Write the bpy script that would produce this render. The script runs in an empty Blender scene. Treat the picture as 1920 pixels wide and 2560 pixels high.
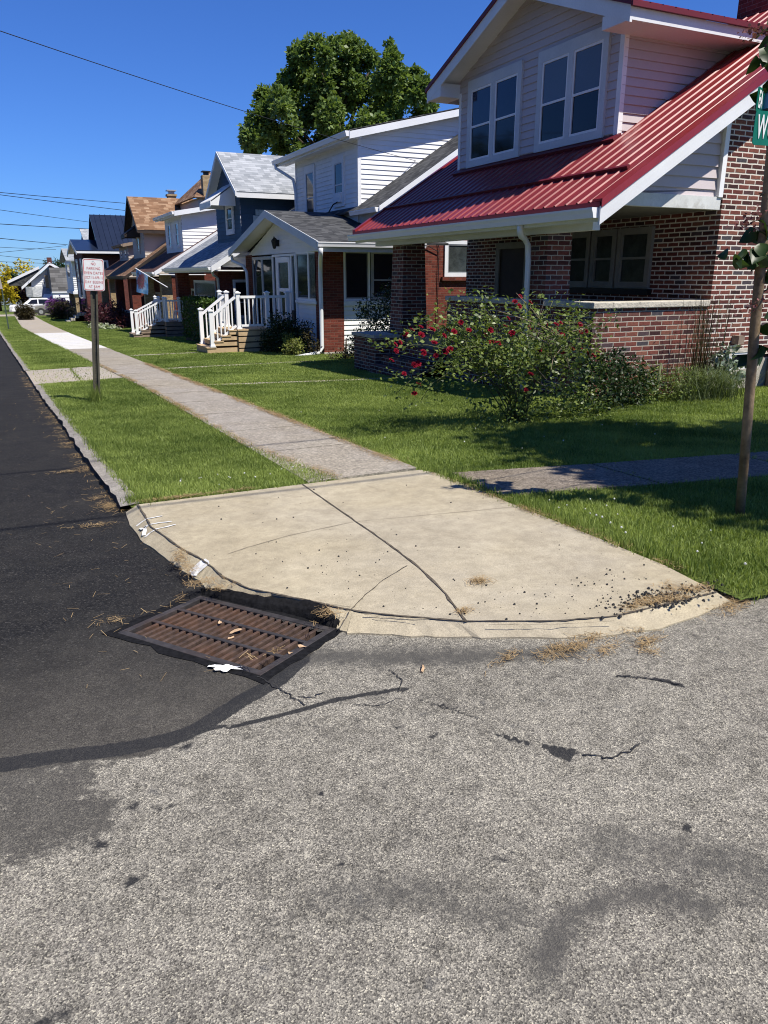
import bpy, math, random
import numpy as np
from mathutils import Vector
SC = bpy.context.scene
COL = SC.collection
random.seed(7); RNG = np.random.default_rng(11)

# ------------------------------------------------------------------ camera
# world: the camera is the origin, +Y runs along the street, +X towards the houses, ground at about z = -1.35
cam_data = bpy.data.cameras.new('camera'); cam = bpy.data.objects.new('camera', cam_data); COL.objects.link(cam)
cam_data.sensor_fit = 'VERTICAL'; cam_data.sensor_height = 24.0; cam_data.lens = 24.0 * 1900 / 2560
cam_data.clip_start = 0.05; cam_data.clip_end = 6000
cam.rotation_euler = (math.radians(90 - 17.306), 0, math.radians(-25.705))
SC.camera = cam

# ------------------------------------------------------------------ light
SUN = Vector((0.32, -0.55, 1.0)).normalized()
world = bpy.data.worlds.new('World'); SC.world = world; world.use_nodes = True
wn = world.node_tree; bg = wn.nodes['Background']
sky = wn.nodes.new('ShaderNodeTexSky'); sky.sky_type = 'NISHITA'; sky.sun_disc = False
sky.sun_elevation = math.asin(SUN.z); sky.sun_rotation = math.atan2(SUN.x, SUN.y)
sky.altitude = 0; sky.air_density = 1.0; sky.dust_density = 0.0; sky.ozone_density = 4.0
grade = wn.nodes.new('ShaderNodeMix'); grade.data_type = 'RGBA'; grade.blend_type = 'MULTIPLY'; grade.inputs[0].default_value = 1.0
grade.inputs[7].default_value = (0.45, 0.80, 1.53, 1); wn.links.new(sky.outputs[0], grade.inputs[6]); wn.links.new(grade.outputs[2], bg.inputs[0]); bg.inputs[1].default_value = 0.064
sun_data = bpy.data.lights.new('sun', 'SUN'); sun_data.energy = 5.0; sun_data.angle = math.radians(0.5)
sun_data.color = (1.0, 0.945, 0.85)
sun = bpy.data.objects.new('sun', sun_data); COL.objects.link(sun)
sun.rotation_euler = (-SUN).to_track_quat('-Z', 'Y').to_euler()
vs = SC.view_settings; vs.view_transform = 'Standard'; vs.look = 'None'; vs.exposure = 0.44; vs.gamma = 1.0
SC.cycles.filter_width = 1.05; SC.cycles.max_bounces = 6; SC.cycles.transparent_max_bounces = 6

# ------------------------------------------------------------------ mesh helpers
WL = {}
KS = 1.0           # a house measured at a slightly wrong distance is scaled about the camera point
def link_mesh(name, me, mat=None, parent=None):
    o = bpy.data.objects.new(name, me); COL.objects.link(o)
    if mat is not None: me.materials.append(mat)
    if parent is not None:
        o.parent = parent; WL[o] = WL[parent]
    else:
        WL[o] = Vector((0, 0, 0))
    return o
class MB:
    def __init__(s): s.v = []; s.f = []
    def add(s, vs, fs):
        n = len(s.v); s.v += [tuple(p) for p in vs]; s.f += [tuple(i + n for i in f) for f in fs]; return s
    def poly(s, pts): return s.add(pts, [tuple(range(len(pts)))])
    def box(s, x0, x1, y0, y1, z0, z1):
        if x0 > x1: x0, x1 = x1, x0
        if y0 > y1: y0, y1 = y1, y0
        if z0 > z1: z0, z1 = z1, z0
        return s.add([(x0,y0,z0),(x1,y0,z0),(x1,y1,z0),(x0,y1,z0),(x0,y0,z1),(x1,y0,z1),(x1,y1,z1),(x0,y1,z1)],
                     [(0,3,2,1),(4,5,6,7),(0,1,5,4),(1,2,6,5),(2,3,7,6),(3,0,4,7)])
    def bar(s, p, q, w, h, up=(0,0,1)):
        p = Vector(p); q = Vector(q); d = (q - p).normalized(); up = Vector(up)
        if abs(d.dot(up)) > .99: up = Vector((1,0,0))
        a = d.cross(up).normalized() * (w/2); b = a.cross(d).normalized() * (h/2)
        vs = [p-a-b, p+a-b, p+a+b, p-a+b, q-a-b, q+a-b, q+a+b, q-a+b]
        return s.add(vs, [(0,1,2,3),(7,6,5,4),(0,4,5,1),(1,5,6,2),(2,6,7,3),(3,7,4,0)])
    def prism(s, pts, off):
        n = len(pts); off = Vector(off); pts = [Vector(p) for p in pts]
        return s.add(pts + [p + off for p in pts], [tuple(range(n))[::-1], tuple(range(n, 2*n))] + [(i, (i+1) % n, (i+1) % n + n, i + n) for i in range(n)])
    def prismY(s, xz, y0, y1): return s.prism([(x, y0, z) for x, z in xz], (0, y1 - y0, 0))
    def prismX(s, yz, x0, x1): return s.prism([(x0, y, z) for y, z in yz], (x1 - x0, 0, 0))
    def prismZ(s, xy, z0, z1): return s.prism([(x, y, z0) for x, y in xy], (0, 0, z1 - z0))
    def tube(s, pts, r, n=8, r2=None, cap=True):
        pts = [Vector(p) for p in pts]; m = len(pts); base = len(s.v); prev = None
        for i, p in enumerate(pts):
            d = (pts[min(i+1, m-1)] - pts[max(i-1, 0)]).normalized()
            if prev is None:
                a = d.cross(Vector((0,0,1)));
                if a.length < .05: a = d.cross(Vector((1,0,0)))
            else: a = prev - d * prev.dot(d)
            a.normalize(); prev = a; b = d.cross(a)
            rr = r if r2 is None else r + (r2 - r) * i / max(1, m-1)
            for k in range(n):
                t = 2*math.pi*k/n; s.v.append(tuple(p + a*(rr*math.cos(t)) + b*(rr*math.sin(t))))
        for i in range(m-1):
            for k in range(n):
                k2 = (k+1) % n; s.f.append((base+i*n+k, base+i*n+k2, base+(i+1)*n+k2, base+(i+1)*n+k))
        if cap:
            s.f.append(tuple(base+k for k in range(n))[::-1]); s.f.append(tuple(base+(m-1)*n+k for k in range(n)))
        return s
    def cyl(s, p, q, r, n=16, r2=None): return s.tube([p, q], r, n, r2)
    def lathe(s, c, prof, n=16, axis='z'):
        base = len(s.v); m = len(prof)
        for r, h in prof:
            for k in range(n):
                t = 2*math.pi*k/n; a, b = r*math.cos(t), r*math.sin(t)
                s.v.append((c[0]+a, c[1]+b, c[2]+h) if axis == 'z' else ((c[0]+a, c[1]+h, c[2]+b) if axis == 'y' else (c[0]+h, c[1]+a, c[2]+b)))
        for i in range(m-1):
            for k in range(n):
                k2 = (k+1) % n; s.f.append((base+i*n+k, base+i*n+k2, base+(i+1)*n+k2, base+(i+1)*n+k))
        s.f.append(tuple(base+k for k in range(n))[::-1]); s.f.append(tuple(base+(m-1)*n+k for k in range(n)))
        return s
    def slab(s, pts, t):
        pts = [Vector(p) for p in pts]; nrm = (pts[1]-pts[0]).cross(pts[2]-pts[0]).normalized()
        if nrm.z < 0: nrm = -nrm
        return s.prism(pts, -nrm * t)
    def vslab(s, pts, t): return s.prism(pts, (0, 0, -t))
    def siding(s, plane, c, poly, board=.115, lip=.014, out=-1):
        lip *= 1.15 if plane == 'X' else 1.5
        z0 = min(p[1] for p in poly); z1 = max(p[1] for p in poly); n = max(1, int(math.ceil((z1-z0)/board)))
        def P(u, z, d): return (c + out*d, u, z) if plane == 'X' else (u, c + out*d, z)
        def clip(pg, lim, keep_above):
            r = []
            for i in range(len(pg)):
                a, b = pg[i], pg[(i+1) % len(pg)]
                ia = a[1] >= lim - 1e-9 if keep_above else a[1] <= lim + 1e-9
                ib = b[1] >= lim - 1e-9 if keep_above else b[1] <= lim + 1e-9
                if ia: r.append(a)
                if ia != ib:
                    t = (lim - a[1])/(b[1]-a[1]); r.append((a[0]+t*(b[0]-a[0]), lim))
            return r
        for i in range(n):
            a = z0 + i*board; b = min(a + board, z1 + 1e-6)
            pg = clip(clip(poly, a, True), b, False)
            if len(pg) < 3: continue
            s.poly([P(u, z, lip*(1 - (z-a)/board)) for u, z in pg])
            lo = [u for u, z in pg if abs(z-a) < 1e-6]
            if len(lo) >= 2: s.poly([P(min(lo), a, lip), P(max(lo), a, lip), P(max(lo), a, -.002), P(min(lo), a, -.002)])
        return s
    def ribs(s, o, along, across, width, pitch=.229, h=.017, wb=.05, wt=.02):
        o = Vector(o); along = Vector(along); across = Vector(across).normalized(); nrm = along.cross(across).normalized()
        if nrm.z < 0: nrm = -nrm
        prof = [(0, 0)]; u = .05
        while u + wb < width:
            prof += [(u, 0), (u + (wb-wt)/2, h), (u + (wb+wt)/2, h), (u + wb, 0)]; u += pitch
        prof.append((width, 0)); n = len(prof); b0 = len(s.v)
        for u, z in prof: s.v.append(tuple(o + across*u + nrm*z))
        for u, z in prof: s.v.append(tuple(o + along + across*u + nrm*z))
        for i in range(n-1): s.f.append((b0+i, b0+i+1, b0+n+i+1, b0+n+i))
        return s
    def build(s, name, mat, parent=None, smooth=False, bevel=0.0):
        off = WL[parent] if parent is not None else Vector((0,0,0))
        me = bpy.data.meshes.new(name)
        me.from_pydata([(x*KS-off.x, y*KS-off.y, z*KS-off.z) for x, y, z in s.v], [], s.f); me.update()
        if smooth:
            me.polygons.foreach_set('use_smooth', [True]*len(me.polygons))
        o = link_mesh(name, me, mat, parent)
        if bevel:
            b = o.modifiers.new('bevel', 'BEVEL'); b.width = bevel; b.segments = 2; b.limit_method = 'ANGLE'
        return o
def np_mesh(name, V, F, mat, parent=None, attrs=None, smooth=False):
    off = WL[parent] if parent is not None else Vector((0,0,0))
    V = np.asarray(V, np.float32) - np.array(off, np.float32); F = np.asarray(F, np.int32); k = F.shape[1]
    me = bpy.data.meshes.new(name); me.vertices.add(len(V)); me.vertices.foreach_set('co', V.ravel())
    me.loops.add(F.size); me.loops.foreach_set('vertex_index', F.ravel())
    me.polygons.add(len(F)); me.polygons.foreach_set('loop_start', np.arange(0, F.size, k, dtype=np.int32))
    me.polygons.foreach_set('loop_total', np.full(len(F), k, np.int32))
    if smooth: me.polygons.foreach_set('use_smooth', np.ones(len(F), bool))
    me.update(calc_edges=True)
    for an, av in (attrs or {}).items():
        a = me.attributes.new(an, 'FLOAT', 'POINT'); a.data.foreach_set('value', np.asarray(av, np.float32))
    return link_mesh(name, me, mat, parent)
def tag(o, label=None, cat=None, group=None, kind=None):
    if label: o['label'] = label
    if cat: o['category'] = cat
    if group: o['group'] = group
    if kind: o['kind'] = kind
    return o
def thing(name, label, cat, loc, group=None):
    o = bpy.data.objects.new(name, None); COL.objects.link(o)
    loc = Vector(loc) * KS; o.location = loc; WL[o] = loc; o.empty_display_size = .2
    return tag(o, label, cat, group)
def copy_tree(o, dx, parent=None):
    c = o.copy(); COL.objects.link(c)
    if parent is None: c.location = o.location + Vector(dx)
    else: c.parent = parent
    for ch in [x for x in bpy.data.objects if x.parent == o]: copy_tree(ch, dx, c)
    return c

# ground profile along the street: falls gently away from the camera and levels out far off
def zs(y):
    if y < -20: return -1.35 + .72
    if y <= 35: return -1.35 - .036*y
    d = min(y - 35, 180.0); return -2.61 - .036*d + .036*d*d/360
zs_np = np.vectorize(zs)

# ------------------------------------------------------------------ materials
class NT:
    def __init__(s, name):
        s.m = bpy.data.materials.new(name); s.m.use_nodes = True; s.t = s.m.node_tree; s.b = s.t.nodes['Principled BSDF']
        s._pos = None
    def n(s, typ, **kw):
        nd = s.t.nodes.new(typ)
        for k, v in kw.items(): setattr(nd, k, v)
        return nd
    def l(s, a, b): s.t.links.new(a, b)
    def val(s, sock, v):
        if hasattr(v, 'is_linked') or isinstance(v, bpy.types.NodeSocket): s.l(v, sock)
        else: sock.default_value = v
    def pos(s):
        if s._pos is None: s._pos = s.n('ShaderNodeNewGeometry')
        return s._pos.outputs['Position']
    def math(s, op, a, b=None, c=None, clamp=False):
        nd = s.n('ShaderNodeMath', operation=op); nd.use_clamp = clamp
        s.val(nd.inputs[0], a)
        if b is not None: s.val(nd.inputs[1], b)
        if c is not None: s.val(nd.inputs[2], c)
        return nd.outputs[0]
    def noise(s, scale, vec=None, detail=3, rough=.55, out='Fac'):
        nd = s.n('ShaderNodeTexNoise'); nd.inputs['Scale'].default_value = scale; nd.inputs['Detail'].default_value = detail
        nd.inputs['Roughness'].default_value = rough; s.l(vec if vec is not None else s.pos(), nd.inputs['Vector']); return nd.outputs[out]
    def vor(s, scale, vec=None, feature='F1', out='Distance', rnd=1.0):
        nd = s.n('ShaderNodeTexVoronoi', feature=feature); nd.inputs['Scale'].default_value = scale; nd.inputs['Randomness'].default_value = rnd
        s.l(vec if vec is not None else s.pos(), nd.inputs['Vector']); return nd.outputs[out]
    def white(s, vec):
        nd = s.n('ShaderNodeTexWhiteNoise', noise_dimensions='3D'); s.l(vec, nd.inputs['Vector']); return nd.outputs['Value']
    def ramp(s, fac, stops, interp='LINEAR'):
        nd = s.n('ShaderNodeValToRGB'); cr = nd.color_ramp; cr.interpolation = interp
        while len(cr.elements) < len(stops): cr.elements.new(.5)
        for e, (p, c) in zip(cr.elements, stops):
            e.position = p; e.color = (c, c, c, 1) if isinstance(c, (int, float)) else (*c, 1)
        s.l(fac, nd.inputs[0]); return nd.outputs[0]
    def mix(s, fac, a, b, mode='MIX'):
        nd = s.n('ShaderNodeMix', data_type='RGBA', blend_type=mode)
        s.val(nd.inputs[0], fac)
        for i, x in ((6, a), (7, b)):
            if isinstance(x, tuple): nd.inputs[i].default_value = (*x, 1) if len(x) == 3 else x
            elif isinstance(x, (int, float)): nd.inputs[i].default_value = (x, x, x, 1)
            else: s.l(x, nd.inputs[i])
        return nd.outputs[2]
    def comb(s, x, y, z=0.0):
        nd = s.n('ShaderNodeCombineXYZ')
        for i, q in enumerate((x, y, z)): s.val(nd.inputs[i], q)
        return nd.outputs[0]
    def sep(s, v):
        nd = s.n('ShaderNodeSeparateXYZ'); s.l(v, nd.inputs[0]); return nd.outputs
    def uv(s):
        s.pos(); g = s._pos; p = s.sep(g.outputs['Position']); nn = s.sep(g.outputs['True Normal'])
        w = s.math('GREATER_THAN', s.math('ABSOLUTE', nn[0]), s.math('ABSOLUTE', nn[1]))
        u = s.math('ADD', s.math('MULTIPLY', p[1], w), s.math('MULTIPLY', p[0], s.math('SUBTRACT', 1.0, w)))
        return u, p[2]
    def bump(s, h, strength=.3, dist=.01):
        nd = s.n('ShaderNodeBump'); nd.inputs['Strength'].default_value = strength; nd.inputs['Distance'].default_value = dist
        s.l(h, nd.inputs['Height']); s.l(nd.outputs[0], s.b.inputs['Normal']); return nd
    def color(s, c): s.val(s.b.inputs['Base Color'], (*c, 1) if isinstance(c, tuple) else c)
    def set(s, rough=None, metal=None, spec=None):
        if rough is not None: s.val(s.b.inputs['Roughness'], rough)
        if metal is not None: s.b.inputs['Metallic'].default_value = metal
        if spec is not None: s.b.inputs['Specular IOR Level'].default_value = spec
        return s
    def attr(s, name): 
        nd = s.n('ShaderNodeAttribute'); nd.attribute_name = name; return nd.outputs['Fac']

def M(name, c, rough=.6, var=.12, scale=3.0, bump=0.0, metal=0.0, spec=.35, fine=40.0, dirt=None):
    t = NT(name); a = t.noise(scale, detail=4); b = t.noise(fine, detail=2)
    f = t.math('ADD', t.math('MULTIPLY', a, .7), t.math('MULTIPLY', b, .3))
    lo = tuple(x*(1-var*1.6) for x in c); hi = tuple(min(1, x*(1+var*1.2)) for x in c)
    col = t.ramp(f, [(.3, lo), (.7, hi)])
    if dirt:
        d = t.ramp(t.noise(1.7, detail=6, rough=.7), [(.52, 0.0), (.75, 1.0)]); col = t.mix(t.math('MULTIPLY', d, dirt[1]), col, dirt[0])
    t.color(col); t.set(rough, metal, spec)
    if bump: t.bump(b, bump, .01)
    return t.m
def brick(name, stops, mortar, bw=.213, bh=.0677, mw=.011, rough=.85, shade=1.0):
    t = NT(name); u, v = t.uv()
    wob = t.math('MULTIPLY', t.math('SUBTRACT', t.noise(9.0, detail=2), .5), .012)
    wob2 = t.math('MULTIPLY', t.math('SUBTRACT', t.noise(14.0, detail=2), .5), .012)
    u = t.math('ADD', u, wob2); v = t.math('ADD', v, wob)
    r = t.math('DIVIDE', v, bh); row = t.math('FLOOR', r)
    uu = t.math('ADD', t.math('DIVIDE', u, bw), t.math('MULTIPLY', t.math('MODULO', row, 2.0), .5)); cl = t.math('FLOOR', uu)
    fu = t.math('FRACT', uu); fv = t.math('FRACT', r)
    du = t.math('MULTIPLY', t.math('MINIMUM', fu, t.math('SUBTRACT', 1.0, fu)), bw)
    dv = t.math('MULTIPLY', t.math('MINIMUM', fv, t.math('SUBTRACT', 1.0, fv)), bh)
    d = t.math('MINIMUM', du, dv)
    mask = t.math('MULTIPLY', t.math('SUBTRACT', d, mw*.35), 1/(mw*.3), clamp=True)
    rnd = t.white(t.comb(cl, row, .37))
    bc = t.ramp(rnd, stops); blot = t.noise(30, detail=4)
    bc = t.mix(.8, bc, t.ramp(blot, [(.25, .45), (.7, 1.0)]), 'MULTIPLY')
    mc = t.mix(t.noise(20, detail=3), tuple(x*.75 for x in mortar), mortar)
    t.color(t.mix(mask, mc, bc)); t.set(rough, 0, .2)
    t.bump(t.math('ADD', mask, t.math('MULTIPLY', blot, .4)), .7, .008)
    return t.m
def shingle(name, stops, tab=.20, course=.135, rough=.9):
    t = NT(name); u, v = t.uv(); nz = t.sep(t._pos.outputs['True Normal'])[2]; v = t.math('DIVIDE', v, t.math('MAXIMUM', .12, t.math('SQRT', t.math('SUBTRACT', 1.0001, t.math('MULTIPLY', nz, nz)))))
    wob = t.math('MULTIPLY', t.math('SUBTRACT', t.noise(3.0), .5), .015); v = t.math('ADD', v, wob)
    r = t.math('DIVIDE', v, course); row = t.math('FLOOR', r)
    off = t.white(t.comb(row, 3.1, 7.7))
    uu = t.math('ADD', t.math('DIVIDE', u, tab), t.math('MULTIPLY', off, 5.0)); cl = t.math('FLOOR', uu)
    rnd = t.white(t.comb(cl, row, .11)); fv = t.math('FRACT', r)
    c = t.ramp(rnd, stops); gr = t.noise(160, detail=2)
    c = t.mix(.6, c, t.ramp(gr, [(.3, .55), (.7, 1.0)]), 'MULTIPLY')
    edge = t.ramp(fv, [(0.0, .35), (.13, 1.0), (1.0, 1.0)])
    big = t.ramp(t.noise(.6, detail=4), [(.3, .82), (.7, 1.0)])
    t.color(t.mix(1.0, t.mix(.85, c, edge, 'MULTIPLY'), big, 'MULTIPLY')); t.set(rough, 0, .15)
    t.bump(t.math('ADD', t.math('SUBTRACT', 1.0, fv), t.math('MULTIPLY', rnd, .3)), .6, .012)
    return t.m
def leafmat(name, c0, c1, rough=.5, trans=.3, spec=.3):
    t = NT(name); a = t.attr('tint'); n = t.noise(1.2, detail=3)
    f = t.math('ADD', t.math('MULTIPLY', a, .7), t.math('MULTIPLY', n, .35)); c = t.ramp(f, [(.15, c0), (.85, c1)])
    t.color(c); t.set(rough, 0, spec)
    tr = t.n('ShaderNodeBsdfTranslucent'); t.l(t.mix(1.0, c, (1.0, 1.0, .55), 'MULTIPLY'), tr.inputs[0])
    mx = t.n('ShaderNodeMixShader'); mx.inputs[0].default_value = trans
    t.l(t.b.outputs[0], mx.inputs[1]); t.l(tr.outputs[0], mx.inputs[2]); t.l(mx.outputs[0], t.t.nodes['Material Output'].inputs[0])
    return t.m

MAT = {}
MAT['white'] = M('white_paint', (.74,.75,.76), .5, .06, 1.5)
MAT['whites'] = M('white_siding', (.78,.78,.77), .55, .05, 1.2, dirt=((.45,.44,.40), .18))
MAT['vinyl'] = M('white_vinyl', (.82,.82,.82), .35, .03, 2.0)
MAT['lilac'] = M('mauve_vinyl_siding', (.52,.46,.465), .5, .05, 1.0, dirt=((.42,.38,.38), .15))
MAT['tan'] = M('tan_siding', (.52,.46,.40), .6, .06, 1.0)
MAT['porchpaint'] = M('shade_toned_porch_paint', (.17,.17,.16), .7, .12, 3)  # ceiling colour lowered to stand in for the porch's deep shade
MAT['oldtrim'] = M('weathered_window_trim', (.25,.245,.22), .6, .15, 4)
MAT['blue'] = M('slate_blue_siding', (.042,.085,.135), .6, .15, 1.5)
MAT['trimgray'] = M('pale_gray_trim', (.58,.60,.62), .5, .08, 1.5)
MAT['glass'] = M('dark_window_glass', (.010,.012,.018), .06, .3, .8, spec=.32)
MAT['glassblue'] = M('sky_reflecting_glass', (.012,.02,.05), .04, .2, .6, spec=.4)
MAT['blind'] = M('window_with_blind', (.10,.125,.165), .15, .08, 1.0, spec=.35)
MAT['curtain'] = M('window_with_curtain', (.045,.052,.05), .15, .35, 6.0, spec=.5)
MAT['black'] = M('black_metal', (.012,.012,.013), .45, .2, 4)
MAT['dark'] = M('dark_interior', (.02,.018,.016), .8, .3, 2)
MAT['brown'] = M('dark_brown_wood', (.035,.025,.02), .6, .3, 3)
MAT['alum'] = M('aluminium_frame', (.42,.43,.44), .35, .08, 3, metal=.3)
MAT['galv'] = M('galvanised_steel', (.28,.27,.24), .45, .25, 8, metal=.5, bump=.1)
MAT['postmat'] = M('weathered_steel_post', (.085,.078,.056), .6, .3, 8, metal=.2, bump=.1)
MAT['rustpole'] = M('weathered_pole', (.20,.145,.085), .65, .45, 6, bump=.3, dirt=((.09,.045,.02), .7))
MAT['lumber'] = M('new_lumber', (.50,.36,.21), .7, .18, 4, bump=.2)
MAT['oldwood'] = M('weathered_boards', (.26,.195,.145), .8, .25, 4, bump=.2)
MAT['conc'] = M('plain_concrete', (.42,.39,.34), .9, .15, 2, bump=.2)
MAT['stonecap'] = M('rough_limestone_cap', (.50,.46,.38), .9, .2, 9, bump=.9, fine=30)
MAT['foundation'] = M('foundation_block', (.40,.37,.32), .9, .2, 3, bump=.3)
MAT['peel'] = M('peeling_white_board', (.64,.65,.63), .7, .1, 3, dirt=((.22,.19,.14), 1.0))
MAT['trunk'] = M('bark', (.07,.05,.035), .9, .35, 9, bump=.6)
MAT['twig'] = M('dry_cane', (.22,.17,.12), .8, .3, 9)
MAT['cane'] = M('green_cane', (.09,.10,.04), .7, .3, 9)
B_RED = [(0,(.045,.022,.022)),(.18,(.10,.035,.031)),(.4,(.165,.048,.038)),(.6,(.205,.066,.05)),(.78,(.25,.10,.068)),(.9,(.10,.052,.052)),(1,(.075,.068,.078))]
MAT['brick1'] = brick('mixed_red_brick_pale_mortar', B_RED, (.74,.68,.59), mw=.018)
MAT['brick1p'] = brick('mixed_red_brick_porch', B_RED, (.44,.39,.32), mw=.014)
B_RED2 = [(0,(.11,.028,.02)),(.5,(.17,.04,.027)),(1,(.22,.055,.036))]
MAT['brick2'] = brick('red_brown_brick', B_RED2, (.20,.13,.10), mw=.008)
B_YEL = [(0,(.36,.25,.13)),(.5,(.45,.33,.18)),(1,(.52,.40,.25))]
MAT['bricky'] = brick('yellow_brick', B_YEL, (.32,.26,.19), mw=.009)
B_DK = [(0,(.10,.03,.028)),(.5,(.15,.045,.038)),(1,(.19,.06,.05))]
MAT['brick7'] = brick('dark_red_brick', B_DK, (.20,.15,.13), mw=.009)
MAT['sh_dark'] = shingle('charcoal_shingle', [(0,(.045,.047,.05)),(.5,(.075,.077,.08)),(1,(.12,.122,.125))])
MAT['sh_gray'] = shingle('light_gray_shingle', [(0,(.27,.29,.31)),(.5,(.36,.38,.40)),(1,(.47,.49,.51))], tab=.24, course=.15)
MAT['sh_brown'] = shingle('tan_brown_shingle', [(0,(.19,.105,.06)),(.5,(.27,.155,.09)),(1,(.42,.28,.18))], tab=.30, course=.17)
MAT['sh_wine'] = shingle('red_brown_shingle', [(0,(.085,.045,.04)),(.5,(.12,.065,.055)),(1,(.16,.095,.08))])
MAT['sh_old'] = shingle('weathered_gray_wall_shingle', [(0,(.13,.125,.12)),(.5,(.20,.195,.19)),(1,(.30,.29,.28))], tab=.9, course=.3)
MAT['redmetal'] = M('red_metal_roof', (.235,.028,.028), .33, .14, 1.5, spec=.48, dirt=((.17,.045,.04), .5))
MAT['redtrim'] = M('red_metal_trim', (.24,.022,.022), .3, .12, 2, spec=.5)
MAT['redunder'] = M('dark_red_edge', (.13,.012,.02), .5, .1, 2)
MAT['navy'] = M('navy_metal_roof', (.014,.02,.038), .28, .15, 2, spec=.6)
# ------------------------------------------------------------------ ground materials
def asphalt():
    t = NT('road_asphalt'); p = t.pos()
    st = t.sep(t.vor(275, out='Color'))[0]; st2 = t.sep(t.vor(150, out='Color'))[1]
    stones = t.ramp(st, [(0,(.045,.043,.04)),(.18,(.10,.095,.087)),(.45,(.195,.183,.162)),(.75,(.30,.282,.246)),(.92,(.43,.405,.345)),(1,(.62,.58,.47))])
    stones2 = t.ramp(st2, [(0,(.09,.086,.08)),(.4,(.18,.169,.15)),(.8,(.275,.26,.228)),(1,(.37,.345,.30))])
    old = t.mix(1.0, t.mix(.24, stones, stones2), (1.16, 1.145, 1.09), 'MULTIPLY')
    fine = t.ramp(t.noise(330, detail=3, rough=.7), [(.3, .5), (.7, 1.25)]); old = t.mix(.8, old, fine, 'MULTIPLY')
    md = t.ramp(t.noise(16, detail=6, rough=.75), [(.35, .55), (.52, 1.0), (.68, 1.22)]); old = t.mix(.75, old, md, 'MULTIPLY')
    wear = t.ramp(t.noise(1.5, detail=7, rough=.72), [(.44, 0.0), (.62, 1.0)])
    old = t.mix(t.math('MULTIPLY', wear, .38), old, t.mix(.8, old, (.42,.42,.43), 'MULTIPLY'))
    blot = t.ramp(t.noise(7.5, detail=4, rough=.6), [(.66, 0.0), (.70, 1.0)]); old = t.mix(t.math('MULTIPLY', blot, .4), old, (.075,.077,.08))
    n = t.math('SUBTRACT', t.noise(38, detail=4, rough=.7), .5); nb = t.math('SUBTRACT', t.noise(9, detail=4), .5)
    def edge(a, amt, amt2, sharp):
        v = t.math('ADD', t.attr(a), t.math('ADD', t.math('MULTIPLY', n, amt), t.math('MULTIPLY', nb, amt2)))
        return t.math('MULTIPLY', t.math('SUBTRACT', v, .5 - .5/sharp), sharp, clamp=True)
    newc = t.ramp(t.sep(t.vor(150, out='Color'))[0], [(0,(.008,.008,.009)),(.6,(.017,.017,.018)),(.93,(.032,.031,.030)),(1,(.075,.07,.065))])
    newc = t.mix(t.ramp(t.noise(2.2, detail=6, rough=.7), [(.35,0.0),(.75,.55)]), newc, (.036,.034,.031)); newc = t.mix(t.math('MULTIPLY', t.math('ADD', t.attr('dusty'), t.math('MULTIPLY', t.math('SUBTRACT', t.noise(5, detail=5), .5), .7), clamp=True), .62), newc, t.mix(.35, (.058,.053,.047), old))
    c = t.mix(edge('grime', 1.4, 1.1, 1.5), old, t.mix(.62, t.mix(1.0, old, (.40,.39,.37), 'MULTIPLY'), (.10,.097,.09)))
    c = t.mix(t.math('MULTIPLY', edge('worn', 1.8, 1.6, 2.2), .85), c, t.mix(.6, t.mix(1.0, c, (.35,.34,.33), 'MULTIPLY'), (.065,.063,.06)))
    c = t.mix(edge('fresh', .6, .5, 5.0), c, newc)
    c = t.mix(t.math('MULTIPLY', edge('tar', .7, .5, 5.0), .97), c, t.mix(.06, (.019,.020,.023), old))
    t.color(c); t.set(.9, 0, .12)
    h = t.math('ADD', t.vor(275), t.math('MULTIPLY', t.noise(240, detail=2), .6)); t.bump(h, .5, .004)
    return t.m
def concrete(name, a, b, fine=170, agg=0.0, rough=.9, stain=(.30,.27,.22)):
    t = NT(name)
    c = t.ramp(t.noise(2.4, detail=8, rough=.72), [(.3, a), (.7, b)])
    gr = t.ramp(t.noise(11, detail=6, rough=.75), [(.38, .80), (.6, 1.05)]); c = t.mix(.8, c, gr, 'MULTIPLY'); sk = t.ramp(t.noise(70, detail=3), [(.66, 1.0), (.74, .62)]); c = t.mix(.8, c, sk, 'MULTIPLY')
    sp = t.ramp(t.noise(fine, detail=2), [(.3, .72), (.7, 1.08)]); c = t.mix(1.0, c, sp, 'MULTIPLY')
    if agg:
        pb = t.ramp(t.sep(t.vor(75, out='Color'))[0], [(0, .35), (.35, .75), (.8, 1.1), (1, 1.5)]); c = t.mix(agg, c, pb, 'MULTIPLY')
    st = t.ramp(t.noise(.9, detail=6, rough=.7), [(.5, 0.0), (.8, .5)]); c = t.mix(st, c, stain)
    c = t.mix(t.ramp(t.noise(.7, detail=3), [(.4, 0.0), (.6, .6)]), c, t.mix(1.0, c, (.98, 1.01, 1.12), 'MULTIPLY'))
    t.color(c); t.set(rough, 0, .2); t.bump(t.noise(fine, detail=3), .3 + agg*.4, .004)
    return t.m
def soil():
    t = NT('lawn_turf'); n = t.noise(1.1, detail=5); f = t.noise(55, detail=3)
    c = t.ramp(f, [(.3,(.06,.085,.02)),(.6,(.13,.175,.042)),(.8,(.23,.235,.085))])
    c = t.mix(t.ramp(n, [(.45,0.0),(.75,.5)]), c, (.09,.105,.03)); t.color(c); t.set(.95, 0, .1); t.bump(f, .8, .03); return t.m
MAT['asphalt'] = asphalt()
MAT['pad'] = concrete('corner_concrete', (.37,.315,.215), (.50,.435,.305))
MAT['walk'] = concrete('exposed_aggregate_walk', (.31,.27,.21), (.42,.375,.305), agg=.7)
MAT['walknew'] = concrete('new_white_concrete', (.62,.60,.56), (.70,.68,.64), stain=(.55,.52,.47))
MAT['walkfar'] = concrete('tan_concrete', (.38,.33,.26), (.46,.40,.32))
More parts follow.
